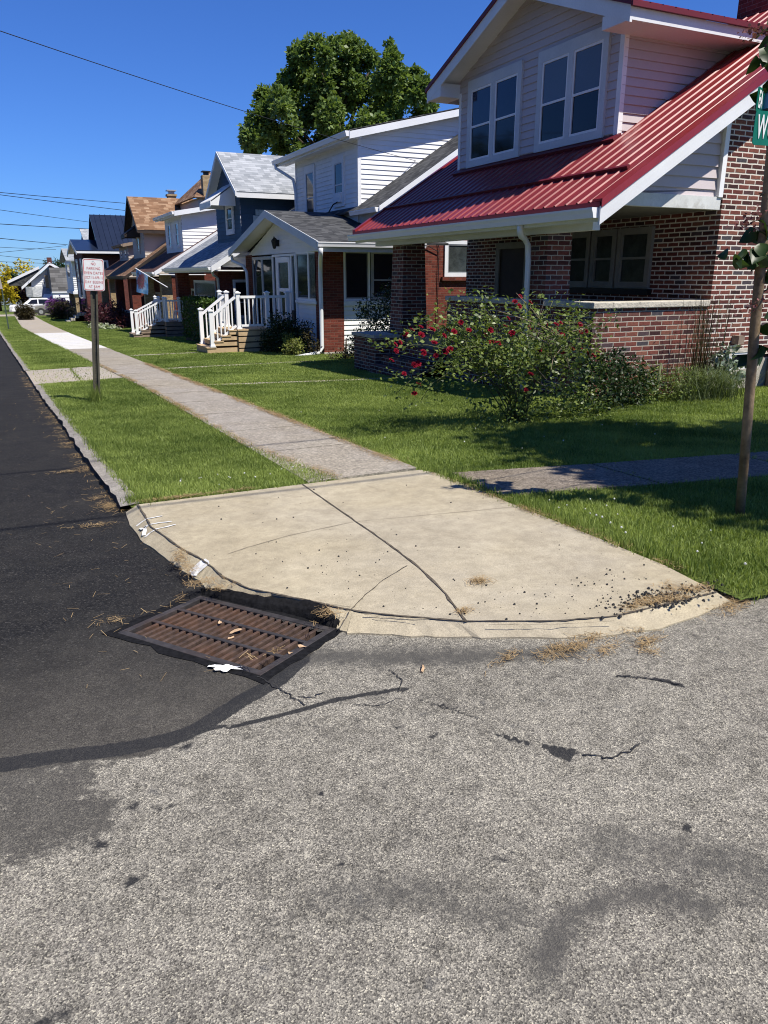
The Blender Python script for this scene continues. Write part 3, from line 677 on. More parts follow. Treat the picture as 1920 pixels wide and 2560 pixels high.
for j in range(3):
    for i in range(1, nb):
        u = .022 + .956*i/nb; w = .0105; v0 = j/3 + (.035 if j == 0 else .022); v1 = (j+1)/3 - (.035 if j == 2 else .022)
        m.prism([gp(u-w,v0,-.05), gp(u+w,v0,-.05), gp(u+w,v1,-.05), gp(u-w,v1,-.05)], (0,0,.051))
m.build('grate_bars', MAT['ironrust'], gt, bevel=.002)
m = MB(); m.prism([gp(-.02,-.04,-.15), gp(1.02,-.04,-.15), gp(1.02,1.04,-.15), gp(-.02,1.04,-.15)], (0,0,.06)); 
for (u0,u1,v0,v1) in ((-.03,0,-.05,1.05),(1,1.03,-.05,1.05),(0,1,-.05,-.02),(0,1,1.02,1.05)): m.prism([gp(u0,v0,-.16), gp(u1,v0,-.16), gp(u1,v1,-.16), gp(u0,v1,-.16)], (0,0,.11))
m.build('pit', MAT['rust'], gt)
# tar skirt round the frame and the tar lump against the kerb
m = MB(); r = np.random.default_rng(2)
ring = []
for (ua, va, ub, vb) in ((-.02,-.04,1.02,-.04),(1.02,-.04,1.02,1.04),(1.02,1.04,-.02,1.04),(-.02,1.04,-.02,-.04)):
    for k in range(10): ring.append((ua+(ub-ua)*k/10, va+(vb-va)*k/10))
inn = [gp(u, v, .002) for u, v in ring]; out = []
for u, v in ring:
    s = .06 + r.normal(0, .012); out.append(gp(.5+(u-.5)*(1+2*s), .5+(v-.5)*(1+2.6*s), .003))
n = len(ring); m.add(inn + out, [(i, (i+1) % n, (i+1) % n + n, i + n) for i in range(n)])
m.build('tar_skirt', MAT['tarmat'], gt)
lump = []
path = [(.70,3.575),(.76,3.52),(.82,3.42),(.93,3.27),(1.03,3.165),(1.10,3.05),(1.14,2.93),(1.155,2.87)]; wid = [.012,.03,.036,.04,.048,.06,.045,.012]
V = []; m = MB(); K = 7
pp = jag(path, 4, .004, 12)
for i, (x, y) in enumerate(pp):
    a = pp[max(0,i-1)]; b = pp[min(len(pp)-1,i+1)]; dx, dy = b[0]-a[0], b[1]-a[1]; l = math.hypot(dx, dy); wv = np.interp(i/(len(pp)-1)*(len(wid)-1), range(len(wid)), wid)
    for k in range(K):
        t = k/(K-1)*2 - 1; o = t*wv*.72; hh = math.sqrt(max(0, 1-t*t))*wv*1.0*(1+r.normal(0,.12))
        V.append((x - dy/l*o*-1, y + dx/l*o*-1, zr(y) + hh - .004 + (.035 if t < -.3 else 0)*max(0,-t)))
F = [(i*K+k, i*K+k+1, (i+1)*K+k+1, (i+1)*K+k) for i in range(len(pp)-1) for k in range(K-1)]
m.add(V, F); m.build('tar_lump', MAT['tarmat'], gt, smooth=True)

MAT['deadleaf'] = M('dry_tan_leaf', (.50,.34,.20), .8, .25, 60)
MAT['paper'] = M('white_paper', (.80,.80,.78), .8, .04, 60)
def dead_leaf(x, y, s, ang, label, z=None):
    z = zr(y) + .006 if z is None else z
    m = MB(); r = np.random.default_rng(int(x*1000)); n = 9; top = []
    for k in range(n):
        t = 2*math.pi*k/n; rr = s*(.55 + .5*r.random()); top.append((x + rr*math.cos(t)*1.2*math.cos(ang) - rr*.6*math.sin(t)*math.sin(ang), y + rr*math.cos(t)*1.2*math.sin(ang) + rr*.6*math.sin(t)*math.cos(ang), z + .008*r.random()))
    c = (x, y, z+.004)
    for k in range(n): m.add([c, top[k], top[(k+1) % n]], [(0,1,2)])
    tag(m.build('dead_leaf', MAT['deadleaf']), label, 'leaf', 'dry leaves on the drain')
dead_leaf(.735,3.04,.030,.4,'largest crumpled tan leaf lying on the middle of the drain grate')
dead_leaf(.695,3.165,.018,1.0,'tan leaf scrap on the grate bars, the one nearest the kerb')
dead_leaf(.70,2.985,.016,.2,'small tan leaf below the largest one on the drain grate')
dead_leaf(.945,2.755,.020,-.6,'thin tan leaf lying at the right end of the drain grate')
dead_leaf(.88,2.72,.013,-.3,'leaf crumb at the right corner of the drain frame')
m = MB(); r = np.random.default_rng(4); pts = []
for k in range(26):
    t = 2*math.pi*k/26; rr = 1 + .22*r.normal(); u = .055*math.cos(t)*rr; v = .026*math.sin(t)*rr*(1 + .5*math.cos(t+1)); pts.append((.6 + u*.9 - v*-.45, 2.725 + u*-.55 + v*.85, zr(2.72) + .008 + .006*r.random()))
c = (.6,2.725,zr(2.72)+.012)
for k in range(26): m.add([c, pts[k], pts[(k+1) % 26]], [(0,1,2)])
tag(m.build('paper_scrap', MAT['paper']), 'torn white paper scrap lying on the near edge of the drain grate', 'litter')
# bit of dry stalk on the asphalt
m = MB(); m.tube([(1.285,2.33,zr(2.33)+.004),(1.30,2.345,zr(2.34)+.012),(1.312,2.37,zr(2.37)+.006)], .006, 6); tag(m.build('bark_chip', MAT['deadleaf']), 'small pale bark chip lying on the gray asphalt', 'litter')

# ------------------------------------------------------------------ signs
MAT['signwhite'] = M('white_sign_sheeting', (.66,.67,.66), .45, .05, 6)
MAT['signred'] = M('red_sign_paint', (.50,.035,.045), .5, .1, 20)
MAT['signgreen'] = M('green_sign_sheeting', (.0,.14,.085), .4, .08, 8, spec=.5)
MAT['signtext'] = M('white_sign_letters', (.74,.76,.74), .5, .03, 8)
MAT['signback'] = M('dull_sign_back', (.36,.33,.31), .6, .12, 6)
def text_mesh(s, size, sx, bold=0.0):
    cu = bpy.data.curves.new('txt', 'FONT'); cu.body = s; cu.size = size; cu.align_x = 'CENTER'; cu.align_y = 'CENTER'; cu.offset = bold; cu.space_character = 1.08
    ob = bpy.data.objects.new('txt', cu); COL.objects.link(ob)
    dg = bpy.context.evaluated_depsgraph_get(); me = bpy.data.meshes.new_from_object(ob.evaluated_get(dg))
    v = [(p.co.x*sx, p.co.y) for p in me.vertices]; f = [tuple(p.vertices) for p in me.polygons]
    bpy.data.objects.remove(ob); bpy.data.curves.remove(cu); bpy.data.meshes.remove(me); return v, f
def rrect(w, h, r, n=6):
    o = []
    for cx, cy, a0 in ((w/2-r, h/2-r, 0), (-w/2+r, h/2-r, 90), (-w/2+r, -h/2+r, 180), (w/2-r, -h/2+r, 270)):
        for k in range(n+1):
            a = math.radians(a0 + 90*k/n); o.append((cx + r*math.cos(a), cy + r*math.sin(a)))
    return o
ps = thing('parking_sign', 'white no parking sign with red border on a perforated steel post in the grass strip', 'road sign', (1.02, 11.97, zs(11.97)))
C0 = Vector((1.185, 11.93, .005)); ex = Vector((.995,.05,-.045)).normalized(); ez = Vector((.055,0,1)).normalized(); en = ex.cross(ez).normalized()   # en points to -Y side
if en.y > 0: en = -en
def sp(u, v, d=0): return tuple(C0 + ex*u + ez*v + en*d)
W_, H_ = .285, .435
m = MB(); m.prism([sp(u, v, 0) for u, v in rrect(W_, H_, .035)], tuple(en*.003)); pl = m.build('sign_panel', MAT['signwhite'], ps)
o1 = rrect(W_-.016, H_-.016, .03); i1 = rrect(W_-.030, H_-.030, .024); n = len(o1)
m = MB(); m.add([sp(u, v, .005) for u, v in o1] + [sp(u, v, .005) for u, v in i1], [(i, (i+1) % n, (i+1) % n + n, i + n) for i in range(n)]); m.build('border', MAT['signred'], pl)
for k, s in enumerate(['NO', 'PARKING', 'EVEN DATES', 'OCT.15-APR.15', 'DAY BEGINS', 'AT 8AM']):
    v, f = text_mesh(s, .052, [.78,.80,.80,.655,.78,.80][k], -.0004); cy = .146 - .0615*k
    m = MB(); m.add([sp(x, y + cy, .006) for x, y in v], f); m.build('lettering', MAT['signred'], pl)
for v in (.185, -.19): m = MB(); m.cyl(sp(0, v, .003), sp(0, v, .009), .006, 8); m.build('bolt', MAT['galv'], pl)
pb = Vector((1.035, 11.97, zs(11.97)-.1)); pt = Vector((1.20, 11.97, .20))
dirp = (pt-pb).normalized()
m = MB()
for dx in (-.038, .038): m.bar(pb + Vector((dx,-.012,0)), pt + Vector((dx,-.012,0)), .022, .006, up=(0,1,0))
for dx in (-.024, .024): m.bar(pb + Vector((dx,.008,0)), pt + Vector((dx,.008,0)), .005, .035, up=(0,1,0))
m.bar(pb + Vector((0,.024,0)), pt + Vector((0,.024,0)), .052, .006, up=(0,1,0)); m.build('post', MAT['postmat'], ps)
m = MB(); L_ = (pt-pb).length; k = .2
while k < L_ - .05:
    p = pb + dirp*k + Vector((0,.0205,0)); m.add([p + Vector((.007*math.cos(a), -.001, .009*math.sin(a))) for a in np.arange(0, 6.28, .785)], [tuple(range(8))]); k += .0254*1.5
m.build('punched_holes', MAT['black'], ps)

bs = thing('sign_post', 'thin dark post with gray sign back far down the kerb at the left edge', 'road sign', (.02, 56, zs(56)))
m = MB(); m.bar((.02,56,zs(56)-.1), (-.07,56,-.25), .11, .08); m.build('post', M('green_post', (.05,.075,.06), .6, .2, 6), bs)
m = MB(); m.prism([(-.62,55.9,-.80),(.0,55.9,-.84),(-.05,55.9,-.20),(-.66,55.9,-.17)], (0,.01,0)); m.build('sign_panel', MAT['signback'], bs)

sn = thing('street_name_sign', 'green street name blades on a leaning rusty pole beside the corner', 'street sign', (4.09, 3.2, zs(3.2)))
m = MB(); m.tube([(4.09,3.2,zs(3.2)-.2),(4.02,3.2,-.85),(3.97,3.2,-.32),(3.93,3.2,.28),(3.90,3.2,.75),(3.88,3.2,.96)], .029, 16); m.build('pole', MAT['rustpole'], sn, smooth=True)
# lower blade faces the camera, upper blade is turned away from the sun
def blade(c, ux, name_txt, w, hgt, tsize, tx, sx):
    c = Vector(c); ux = Vector(ux).normalized(); nn = ux.cross(Vector((0,0,1)))
    if nn.dot(-c) < 0: nn = -nn
    m = MB(); m.prism([tuple(c + ux*(w/2+u) + Vector((0,0,v))) for u, v in rrect(w, hgt, .02)], tuple(nn*.004)); b = m.build('sign_blade', MAT['signgreen'], sn)
    v, f = text_mesh(name_txt, tsize, sx, .003); mw = min(p[0] for p in v)
    m = MB(); m.add([tuple(c + ux*(x - mw + tx) + Vector((0,0,y)) + nn*.007) for x, y in v], f); m.build('lettering', MAT['signtext'], b)
blade((3.688,3.155,.745), (1,-.12,0), 'WO', .42, .165, .16, .016, .40)
blade((3.700,3.17,.885), (.93,.42,0), 'EA', .42, .12, .115, .022, .50)
m = MB(); m.box(3.84,3.93,3.16,3.24,.845,.86); m.build('bracket', MAT['galv'], sn)
# ------------------------------------------------------------------ building kit
def ring(m, plane, c, u0, u1, z0, z1, w, d0, d1, wt=None, wb=None):
    wt = w if wt is None else wt; wb = w if wb is None else wb
    for a, b, p, q in ((u0, u1, z1-wt, z1), (u0, u1, z0, z0+wb), (u0, u0+w, z0+wb, z1-wt), (u1-w, u1, z0+wb, z1-wt)):
        (m.box(c-d1, c-d0, a, b, p, q) if plane == 'X' else m.box(a, b, c-d1, c-d0, p, q))
def face(m, plane, c, u0, u1, z0, z1, d):
    if plane == 'X': m.poly([(c-d, u0, z0), (c-d, u1, z0), (c-d, u1, z1), (c-d, u0, z1)])
    else: m.poly([(u0, c-d, z0), (u1, c-d, z0), (u1, c-d, z1), (u0, c-d, z1)])
def window(parent, plane, c, u0, u1, z0, z1, casing=.1, trim='white', up='glass', lo='glass', rail=.5, sash='vinyl', proud=.035, name='window', label=None, wt=None):
    m = MB(); ring(m, plane, c, u0, u1, z0, z1, casing, -.01, proud, wt=wt); w = m.build(name, MAT[trim], parent)
    if label: w['label'] = label
    a, b, p, q = u0+casing, u1-casing, z0+casing, z1-(wt or casing)
    m = MB(); ring(m, plane, c, a, b, p, q, .03, .004, proud-.010); zm = p + (q-p)*rail
    if rail: (m.box(c-proud+.008, c-.004, a+.03, b-.03, zm-.018, zm+.018) if plane == 'X' else m.box(a+.03, b-.03, c-proud+.008, c-.004, zm-.018, zm+.018))
    m.build('sash', MAT[sash], w)
    if rail and up != lo:
        m = MB(); face(m, plane, c, a+.02, b-.02, zm, q-.02, .016); m.build('pane', MAT[up], w)
        m = MB(); face(m, plane, c, a+.02, b-.02, p+.02, zm, .016); m.build('pane', MAT[lo], w)
    else:
        m = MB(); face(m, plane, c, a+.02, b-.02, p+.02, q-.02, .016); m.build('pane', MAT[up], w)
    return w
def downspout(parent, pts, r=.04, mat='white'):
    m = MB(); m.tube(pts, r, 8); return m.build('downspout', MAT[mat], parent, smooth=True)
def gutter(parent, X, y0, y1, z, mat='vinyl', h=.11, d=.11, name='gutter', plane='X'):
    prof = [(0,0),(-.02,-.0),(-d*.75,-h*.0-.0),(-d,0),(-d,-.02),(-d*.82,-h*.45),(-d*.78,-h),(0,-h)]
    prof = [(0,0),(-d,0),(-d,-.022),(-d*.86,-h*.5),(-d*.74,-h),(0,-h)]
    m = MB()
    if plane == 'X': m.prism([(X+a, y0, z+b) for a, b in prof], (0, y1-y0, 0))
    else: m.prism([(y0, X+a, z+b) for a, b in prof], (y1-y0, 0, 0))
    return m.build(name, MAT[mat], parent)

# ------------------------------------------------------------------ house 1: red metal roof, mixed brick, big front dormer
h1 = thing('red_roof_house', 'brick house with red metal roof and mauve sided front dormer at the corner', 'house', (11, 11.7, zs(11.7)))
ZB = zs(15) - .6
XG, ZG, SL = 6.70, .86, .635
XR = 11.84; ZR = ZG + SL*(XR-XG)
rz = lambda x: ZG + SL*(x-XG)
Y0, Y1 = 7.80, 15.38
# brick body
m = MB(); m.box(9.2, 15.2, 8.23, 14.95, ZB, 1.2); m.prismX([(8.23,1.2),(14.95,1.2)], 9.2, 9.2) if False else None
m.prismY([(9.2,1.2),(15.2,1.2),(15.2,rz(9.2)-.12),(XR,ZR-.2),(9.2,rz(9.2)-.12)], 8.232, 14.948)
wall = m.build('wall', MAT['brick1'], h1)
m = MB(); m.box(9.25,15.3,8.19,8.226,ZB,-1.22); m.build('foundation', MAT['foundation'], h1)
bw = window(h1, 'Y', 8.19, 9.62, 10.3, -1.42, -1.05, .06, 'stonecap', 'glass', 'glass', 0, 'whites', .05, 'basement_window')
m = MB(); m.box(9.74, 9.86, 8.1, 8.23, -.98, -.86); m.build('dryer_vent', MAT['oldwood'], h1)
# porch: floor, ceiling, low wall with stone cap, piers
m = MB(); m.box(7.1, 9.2, 8.3, 14.9, ZB, -1.12); m.build('porch_floor', MAT['oldwood'], h1)
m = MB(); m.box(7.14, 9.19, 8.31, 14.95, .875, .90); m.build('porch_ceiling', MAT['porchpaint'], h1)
m = MB()
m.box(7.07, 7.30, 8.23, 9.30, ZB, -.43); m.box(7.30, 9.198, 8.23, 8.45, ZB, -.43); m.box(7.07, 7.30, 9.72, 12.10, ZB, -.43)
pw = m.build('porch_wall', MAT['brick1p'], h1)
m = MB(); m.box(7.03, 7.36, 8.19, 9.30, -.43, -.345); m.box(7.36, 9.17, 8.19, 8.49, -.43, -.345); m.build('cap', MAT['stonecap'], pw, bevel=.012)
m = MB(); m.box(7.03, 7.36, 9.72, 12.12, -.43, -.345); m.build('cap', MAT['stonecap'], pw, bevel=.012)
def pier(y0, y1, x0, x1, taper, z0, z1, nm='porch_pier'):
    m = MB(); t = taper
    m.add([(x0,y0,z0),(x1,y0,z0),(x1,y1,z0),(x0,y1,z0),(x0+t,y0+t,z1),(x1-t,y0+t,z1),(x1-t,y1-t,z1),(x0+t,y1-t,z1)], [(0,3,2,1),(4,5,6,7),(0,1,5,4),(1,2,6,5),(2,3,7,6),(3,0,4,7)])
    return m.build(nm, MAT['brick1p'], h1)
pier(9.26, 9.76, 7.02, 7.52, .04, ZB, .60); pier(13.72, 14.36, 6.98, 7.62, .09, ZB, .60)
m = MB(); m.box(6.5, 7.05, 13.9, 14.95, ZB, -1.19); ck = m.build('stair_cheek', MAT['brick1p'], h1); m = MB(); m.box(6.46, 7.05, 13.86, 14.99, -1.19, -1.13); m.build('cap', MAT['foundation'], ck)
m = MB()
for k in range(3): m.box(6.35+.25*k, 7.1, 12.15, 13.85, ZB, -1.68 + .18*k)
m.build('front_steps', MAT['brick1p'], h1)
# front wall of the porch: triple window and door
for (a, b) in ((9.45,10.20),(10.24,10.84),(10.88,11.50)):
    window(h1, 'X', 9.198, a, b, -.20, .72, .07, 'oldtrim', 'curtain', 'curtain', .5, 'oldtrim', .06, 'porch_window')
m = MB(); m.box(9.1,9.198,9.40,11.55,-.3,-.21); m.build('window_sill', MAT['black'], h1)
d = MB(); ring(d, 'X', 9.198, 12.65, 13.75, -1.1, .62, .12, -.01, .05); dr = d.build('front_door', MAT['oldtrim'], h1); d = MB(); face(d, 'X', 9.198, 12.75, 13.65, -1.1, .52, .02); d.build('door_leaf', MAT['brown'], dr)
# beam and gable triangle over the porch side
m = MB(); m.box(7.25, 9.14, 8.21, 8.30, .87, 1.035); m.build('side_beam', MAT['peel'], h1)
m = MB(); m.siding('Y', 8.262, [(7.05, 1.03), (9.08, 1.03), (9.08, rz(9.08)-.1), (7.05, rz(7.05)-.1)], .145, .018); m.build('gable_siding', MAT['lilac'], h1)
m = MB(); m.box(9.07, 9.15, 8.19, 8.30, 1.03, rz(9.1)-.1); m.build('corner_trim', MAT['vinyl'], h1)
m = MB(); m.box(7.0, 7.12, 8.3, 14.95, .56, .87); m.build('front_beam', MAT['white'], h1)
# metal roof
al = Vector((XR-XG, 0, ZR-ZG))
m = MB(); m.ribs((XG, Y0+.17, ZG), al, (0,1,0), Y1-Y0-.17)
m.slab([(XG, Y0+.17, ZG-.012), (XR, Y0+.17, ZR-.012), (XR, Y1, ZR-.012), (XG, Y1, ZG-.012)], .03)
m.slab([(XR, Y0, ZR), (2*XR-XG, Y0, ZG), (2*XR-XG, Y1, ZG), (XR, Y1, ZR)], .04)
roof = m.build('roof', MAT['redmetal'], h1)
m = MB(); m.vslab([(XG-.015, Y0, ZG+.03), (XR, Y0, ZR+.03), (XR, Y0+.17, ZR+.03), (XG-.015, Y0+.17, ZG+.03)], .03)
m.vslab([(XG-.015, Y0-.012, ZG+.03), (XR, Y0-.012, ZR+.03), (XR, Y0+.004, ZR+.03), (XG-.015, Y0+.004, ZG+.03)], .10)
m.build('rake_flashing', MAT['redtrim'], roof); m = MB(); m.vslab([(XG-.015, Y1-.12, ZG+.03), (XR, Y1-.12, ZR+.03), (XR, Y1+.01, ZR+.03), (XG-.015, Y1+.01, ZG+.03)], .06)
m.build('rake_flashing', MAT['redtrim'], roof)
m = MB(); m.box(XG-.02, XG+.012, Y0+.02, Y1, ZG-.075, ZG-.004); m.build('drip_edge', MAT['redunder'], roof)
xl = 7.38; m = MB(); m.bar((xl, Y0+.35, rz(xl)+.028), (xl, Y1-.05, rz(xl)+.028), .05, .045, up=(-.5,0,.8)); m.build('lap_flashing', MAT['redunder'], roof)
m = MB(); m.bar((8.30, 9.45, rz(8.30)+.03), (8.30, 14.0, rz(8.30)+.03), .16, .05, up=(-.5,0,.8)); m.build('dormer_flashing', MAT['redunder'], roof)
# white rake board, underside, fascia, gutter
m = MB(); m.vslab([(XG-.02, Y0, ZG-.06), (XR, Y0, ZR-.06), (XR, Y0+.03, ZR-.06), (XG-.02, Y0+.03, ZG-.06)], .21)
m.build('rake_board', MAT['white'], h1)
m = MB(); m.slab([(XG+.02, Y0+.03, ZG-.09), (XR, Y0+.03, ZR-.09), (XR, Y1-.03, ZR-.09), (XG+.02, Y1-.03, ZG-.09)], .03); m.build('soffit', MAT['whites'], h1)
m = MB(); m.box(XG+.0, XG+.03, Y0+.03, Y1-.1, ZG-.23, ZG-.08); m.build('fascia', MAT['white'], h1)
gutter(h1, XG, Y0+.04, Y1+.06, ZG-.07, 'vinyl', .12, .12)
downspout(h1, [(6.66,9.43,ZG-.18),(6.66,9.43,.60),(6.72,9.48,.53),(6.86,9.58,.50),(6.95,9.62,.42),(6.97,9.62,.2),(6.98,9.62,-1.7)], .042)
m = MB(); m.box(12.15, 12.75, 10.4, 11.05, 3.2, 4.75); m.box(12.1,12.8,10.35,11.1,4.75,4.85); m.build('chimney', MAT['brick7'], h1)
# dormer
XD, YA, YB = 8.36, 9.53, 13.99
ZE = 3.27; YM = (YA+YB)/2; DS = .385
apex = ZE + .12 + DS*(YM-8.97)
m = MB(); m.siding('X', XD, [(YA, rz(XD)-.05), (YB, rz(XD)-.05), (YB, ZE+.3), (YM, ZE+.3+DS*(YM-YA)), (YA, ZE+.3)], .118, .014)
xi = XG + (ZE+.05-ZG)/SL
m.siding('Y', YA, [(XD, rz(XD)-.02), (xi, ZE+.05), (XD, ZE+.05)], .118, .014)
m.poly([(XD, YB, rz(XD)-.1), (XD, YB, ZE+.2), (xi+.3, YB, ZE+.2)])
dm = m.build('dormer', MAT['lilac'], h1)
for ya, yb in ((YA-.02, YA+.07), (YB-.06, YB+.01)):
    m = MB(); m.box(XD-.022, XD+.06, ya, yb, rz(XD)-.02, ZE+.03); m.build('corner_board', MAT['vinyl'], dm)
for a, b in ((9.81, 11.49), (11.94, 13.65)):
    mid = (a+b)/2; w = MB(); ring(w, 'X', XD-.014, a, b, 1.955, 3.44, .115, -.01, .035, wt=.17); w.box(XD-.049, XD-.004, mid-.06, mid+.06, 2.07, 3.27)
    w = w.build('window', MAT['trimgray'], dm)
    for p, q in ((a+.115, mid-.06), (mid+.06, b-.115)):
        s = MB(); ring(s, 'X', XD-.014, p, q, 2.07, 3.27, .035, .002, .028); s.box(XD-.04, XD-.016, p+.035, q-.035, 2.63, 2.665); s.build('sash', MAT['vinyl'], w)
        near = a < 11
        s = MB(); face(s, 'X', XD-.014, p+.02, q-.02, 2.65, 3.25, .014); s.build('pane', MAT['blind' if near else 'glassblue'], w)
        s = MB(); face(s, 'X', XD-.014, p+.02, q-.02, 2.09, 2.65, .010); s.build('pane', MAT['glass'], w)
XF = XD - .43; YR_, YL_ = 8.97, 14.53; ZT = ZE + .17
xe = XR + .4
m = MB(); wv = Vector((0, YM-YR_, DS*(YM-YR_)))
m.ribs((XF-.02, YR_-.03, ZT), wv, (1,0,0), xe-XF)
m.slab([(XF-.02, YR_-.03, ZT-.01), (XF-.02, YM, ZT+DS*(YM-YR_)-.01), (xe, YM, ZT+DS*(YM-YR_)-.01), (xe, YR_-.03, ZT-.01)], .03)
m.slab([(XF-.02, YL_+.03, ZT), (XF-.02, YM, ZT+DS*(YM-YR_)), (xe, YM, ZT+DS*(YM-YR_)), (xe, YL_+.03, ZT)], .03)
dr = m.build('dormer_roof', MAT['redmetal'], h1)
m = MB()
for ya in (YR_-.035, YL_+.035): m.vslab([(XF-.035, ya, ZT+.02), (XF-.035, YM, ZT+.02+DS*(YM-YR_)), (XF+.02, YM, ZT+.02+DS*(YM-YR_)), (XF+.02, ya, ZT+.02)], .075)
m.box(XF-.03, xe, YR_-.06, YR_-.02, ZT-.065, ZT-.004); m.build('edge_trim', MAT['redunder'], dr)
m = MB()
for ya in (YR_, YL_): m.vslab([(XF-.01, ya, ZT-.04), (XF-.01, YM, ZT-.04+DS*(YM-YR_)), (XF+.03, YM, ZT-.04+DS*(YM-YR_)), (XF+.03, ya, ZT-.04)], .20)
m.box(XF+.03, xi+.05, YR_, YR_+.03, ZT-.21, ZT-.06); m.box(XF+.03, xi+.05, YL_-.03, YL_, ZT-.21, ZT-.06)
m.box(XF-.006, XD, YA-.01, YR_+.031, ZT-.213, ZT-.05); m.box(XF-.006, XD, YB+.01, YL_-.031, ZT-.213, ZT+.02)
m.build('dormer_fascia', MAT['white'], h1)
m = MB()
for ya, yb in ((YR_+.035, YM), (YL_-.035, YM)): m.vslab([(XF+.03, ya, ZT-.06), (XF+.03, yb, ZT-.06+DS*(YM-YR_)), (XD+.1, yb, ZT-.06+DS*(YM-YR_)), (XD+.1, ya, ZT-.06)], .06)
m.box(XD, xi+.3, YR_+.03, YA-.005, ZT-.21, ZT-.18); m.build('dormer_soffit', MAT['whites'], h1)
# wooden side stair at the far right
m = MB()
for k in range(4): m.box(10.55+.0*k, 11.6, 7.2+.25*k, 8.15, -1.62+.2*k-.05, -1.62+.2*k)
for k in range(3): m.box(10.55, 11.6, 7.45+.25*k, 7.47+.25*k, -1.62+.2*k, -1.62+.2*k+.15)
m.box(10.52,10.57,7.2,8.15,-1.75,-1.2); tag(m.build('side_steps', MAT['oldwood']), 'weathered wooden steps beside the brick wall at the right edge', 'steps')
# porch clutter inside: white utility pipe at the foundation
m = MB(); m.tube([(9.22,8.1,-1.2),(9.35,8.08,-1.14),(9.55,8.08,-1.15),(9.62,8.1,-1.25),(9.62,8.12,-1.6)], .022, 8); m.build('vent_pipe', MAT['vinyl'], h1, smooth=True)
# ------------------------------------------------------------------ house 2: white enclosed porch with front gable, shed dormer above
KS = 1.04
h2 = thing('white_porch_house', 'white house with enclosed gable front porch and two window dormer beside the red roof house', 'house', (10.5, 22.5, -2.0))
zb = -2.25
PX, PY0, PY1 = 7.39, 18.95, 25.95     # porch front plane and side planes
# brick corner piers
m = MB(); m.box(PX, 7.96, PY0, PY0+.55, zb, .62); m.build('brick_pier', MAT['brick2'], h2)
m = MB(); m.box(PX, 7.9, PY1-.75, PY1, zb, .62); m.build('brick_pier', MAT['brick2'], h2)
m = MB(); m.box(7.38,8.0,18.93,19.55,zb,-1.93); m.build('pier_footing', MAT['conc'], h2)
# white infill: side wall and front wall under the windows
m = MB(); m.siding('Y', PY0+.04, [(7.96, zb), (9.7, zb), (9.7, -.72), (7.96, -.72)], .125, .016); m.siding('X', PX+.05, [(PY0+.45, zb), (21.0, zb), (21.0, -.72), (PY0+.45, -.72)], .125, .014)
m.siding('X', PX+.05, [(22.75, zb), (25.3, zb), (25.3, -.72), (22.75, -.72)], .125, .014)
m.siding('X', PX+.02, [(PY0+.2, .60), (PY1-.2, .60), (22.15, 1.62)], .125, .012); m.box(7.6,9.68,19.1,25.8,.60,.64)
m.build('porch_wall', MAT['whites'], h2)
m = MB(); m.box(PX-.03, PX+.2, PY0+.45, 21.05, -.73, -.66); m.box(7.96, 9.7, PY0-.02, PY0+.1, -.76, -.645); m.build('sill_band', MAT['white'], h2)
# screened windows of the porch
window(h2, 'X', PX+.04, 19.44, 20.02, -.66, .60, .05, 'vinyl', 'curtain', 'curtain', 0, 'alum', .04)
window(h2, 'X', PX+.04, 20.02, 20.98, -.66, .60, .05, 'vinyl', 'glass', 'glass', 0, 'alum', .04)
window(h2, 'X', PX+.04, 23.1, 24.2, -1.75, .55, .06, 'alum', 'glass', 'glass', 0, 'alum', .04)
window(h2, 'X', PX+.04, 24.2, 25.25, -1.75, .55, .06, 'alum', 'glass', 'glass', 0, 'alum', .04)
window(h2, 'Y', PY0+.05, 7.97, 8.72, -.64, .62, .05, 'vinyl', 'glass', 'glass', 0, 'alum', .04)
window(h2, 'Y', PY0+.05, 8.75, 9.66, -.64, .62, .06, 'alum', 'glass', 'glass', .4, 'alum', .04)
# storm door with sidelights
d = MB(); ring(d, 'X', PX+.04, 21.0, 23.08, -1.42, .58, .06, -.01, .05); d.box(PX-.01,PX+.05,21.33,21.43,-1.42,.52); d.box(PX-.01,PX+.05,22.66,22.76,-1.42,.52); df = d.build('door_frame', MAT['vinyl'], h2)
d = MB(); ring(d, 'X', PX+.02, 21.45, 22.64, -1.40, .50, .15, .002, .04, wb=.30); d.box(PX-.02, PX+.01, 21.6, 22.5, -.46, -.36); dl = d.build('storm_door', MAT['vinyl'], df)
d = MB(); face(d, 'X', PX+.02, 21.58, 22.52, -1.1, .36, .012); d.build('door_pane', MAT['curtain'], df)
for a, b in ((21.08, 21.33), (22.77, 23.02)):
    d = MB(); face(d, 'X', PX+.04, a, b, -1.4, .5, .015); d.build('sidelight', MAT['glass'], df)
m = MB(); m.box(PX-.06, PX+.03, 21.1, 21.3, -1.32, -.95); m.build('mailbox', MAT['brown'], h2, bevel=.02)
# lantern in the gable
m = MB(); m.lathe((7.26, 22.42, .86), [(.03,-.13),(.05,-.10),(.085,.06),(.09,.075),(.10,.08),(.05,.14),(.02,.17),(.012,.21)], 8); m.box(7.3, 7.40, 22.39, 22.45, .80, .98); m.tube([(7.26,22.42,1.04),(7.31,22.42,1.02),(7.36,22.42,.95)], .012, 6); m.build('wall_lantern', MAT['black'], h2)
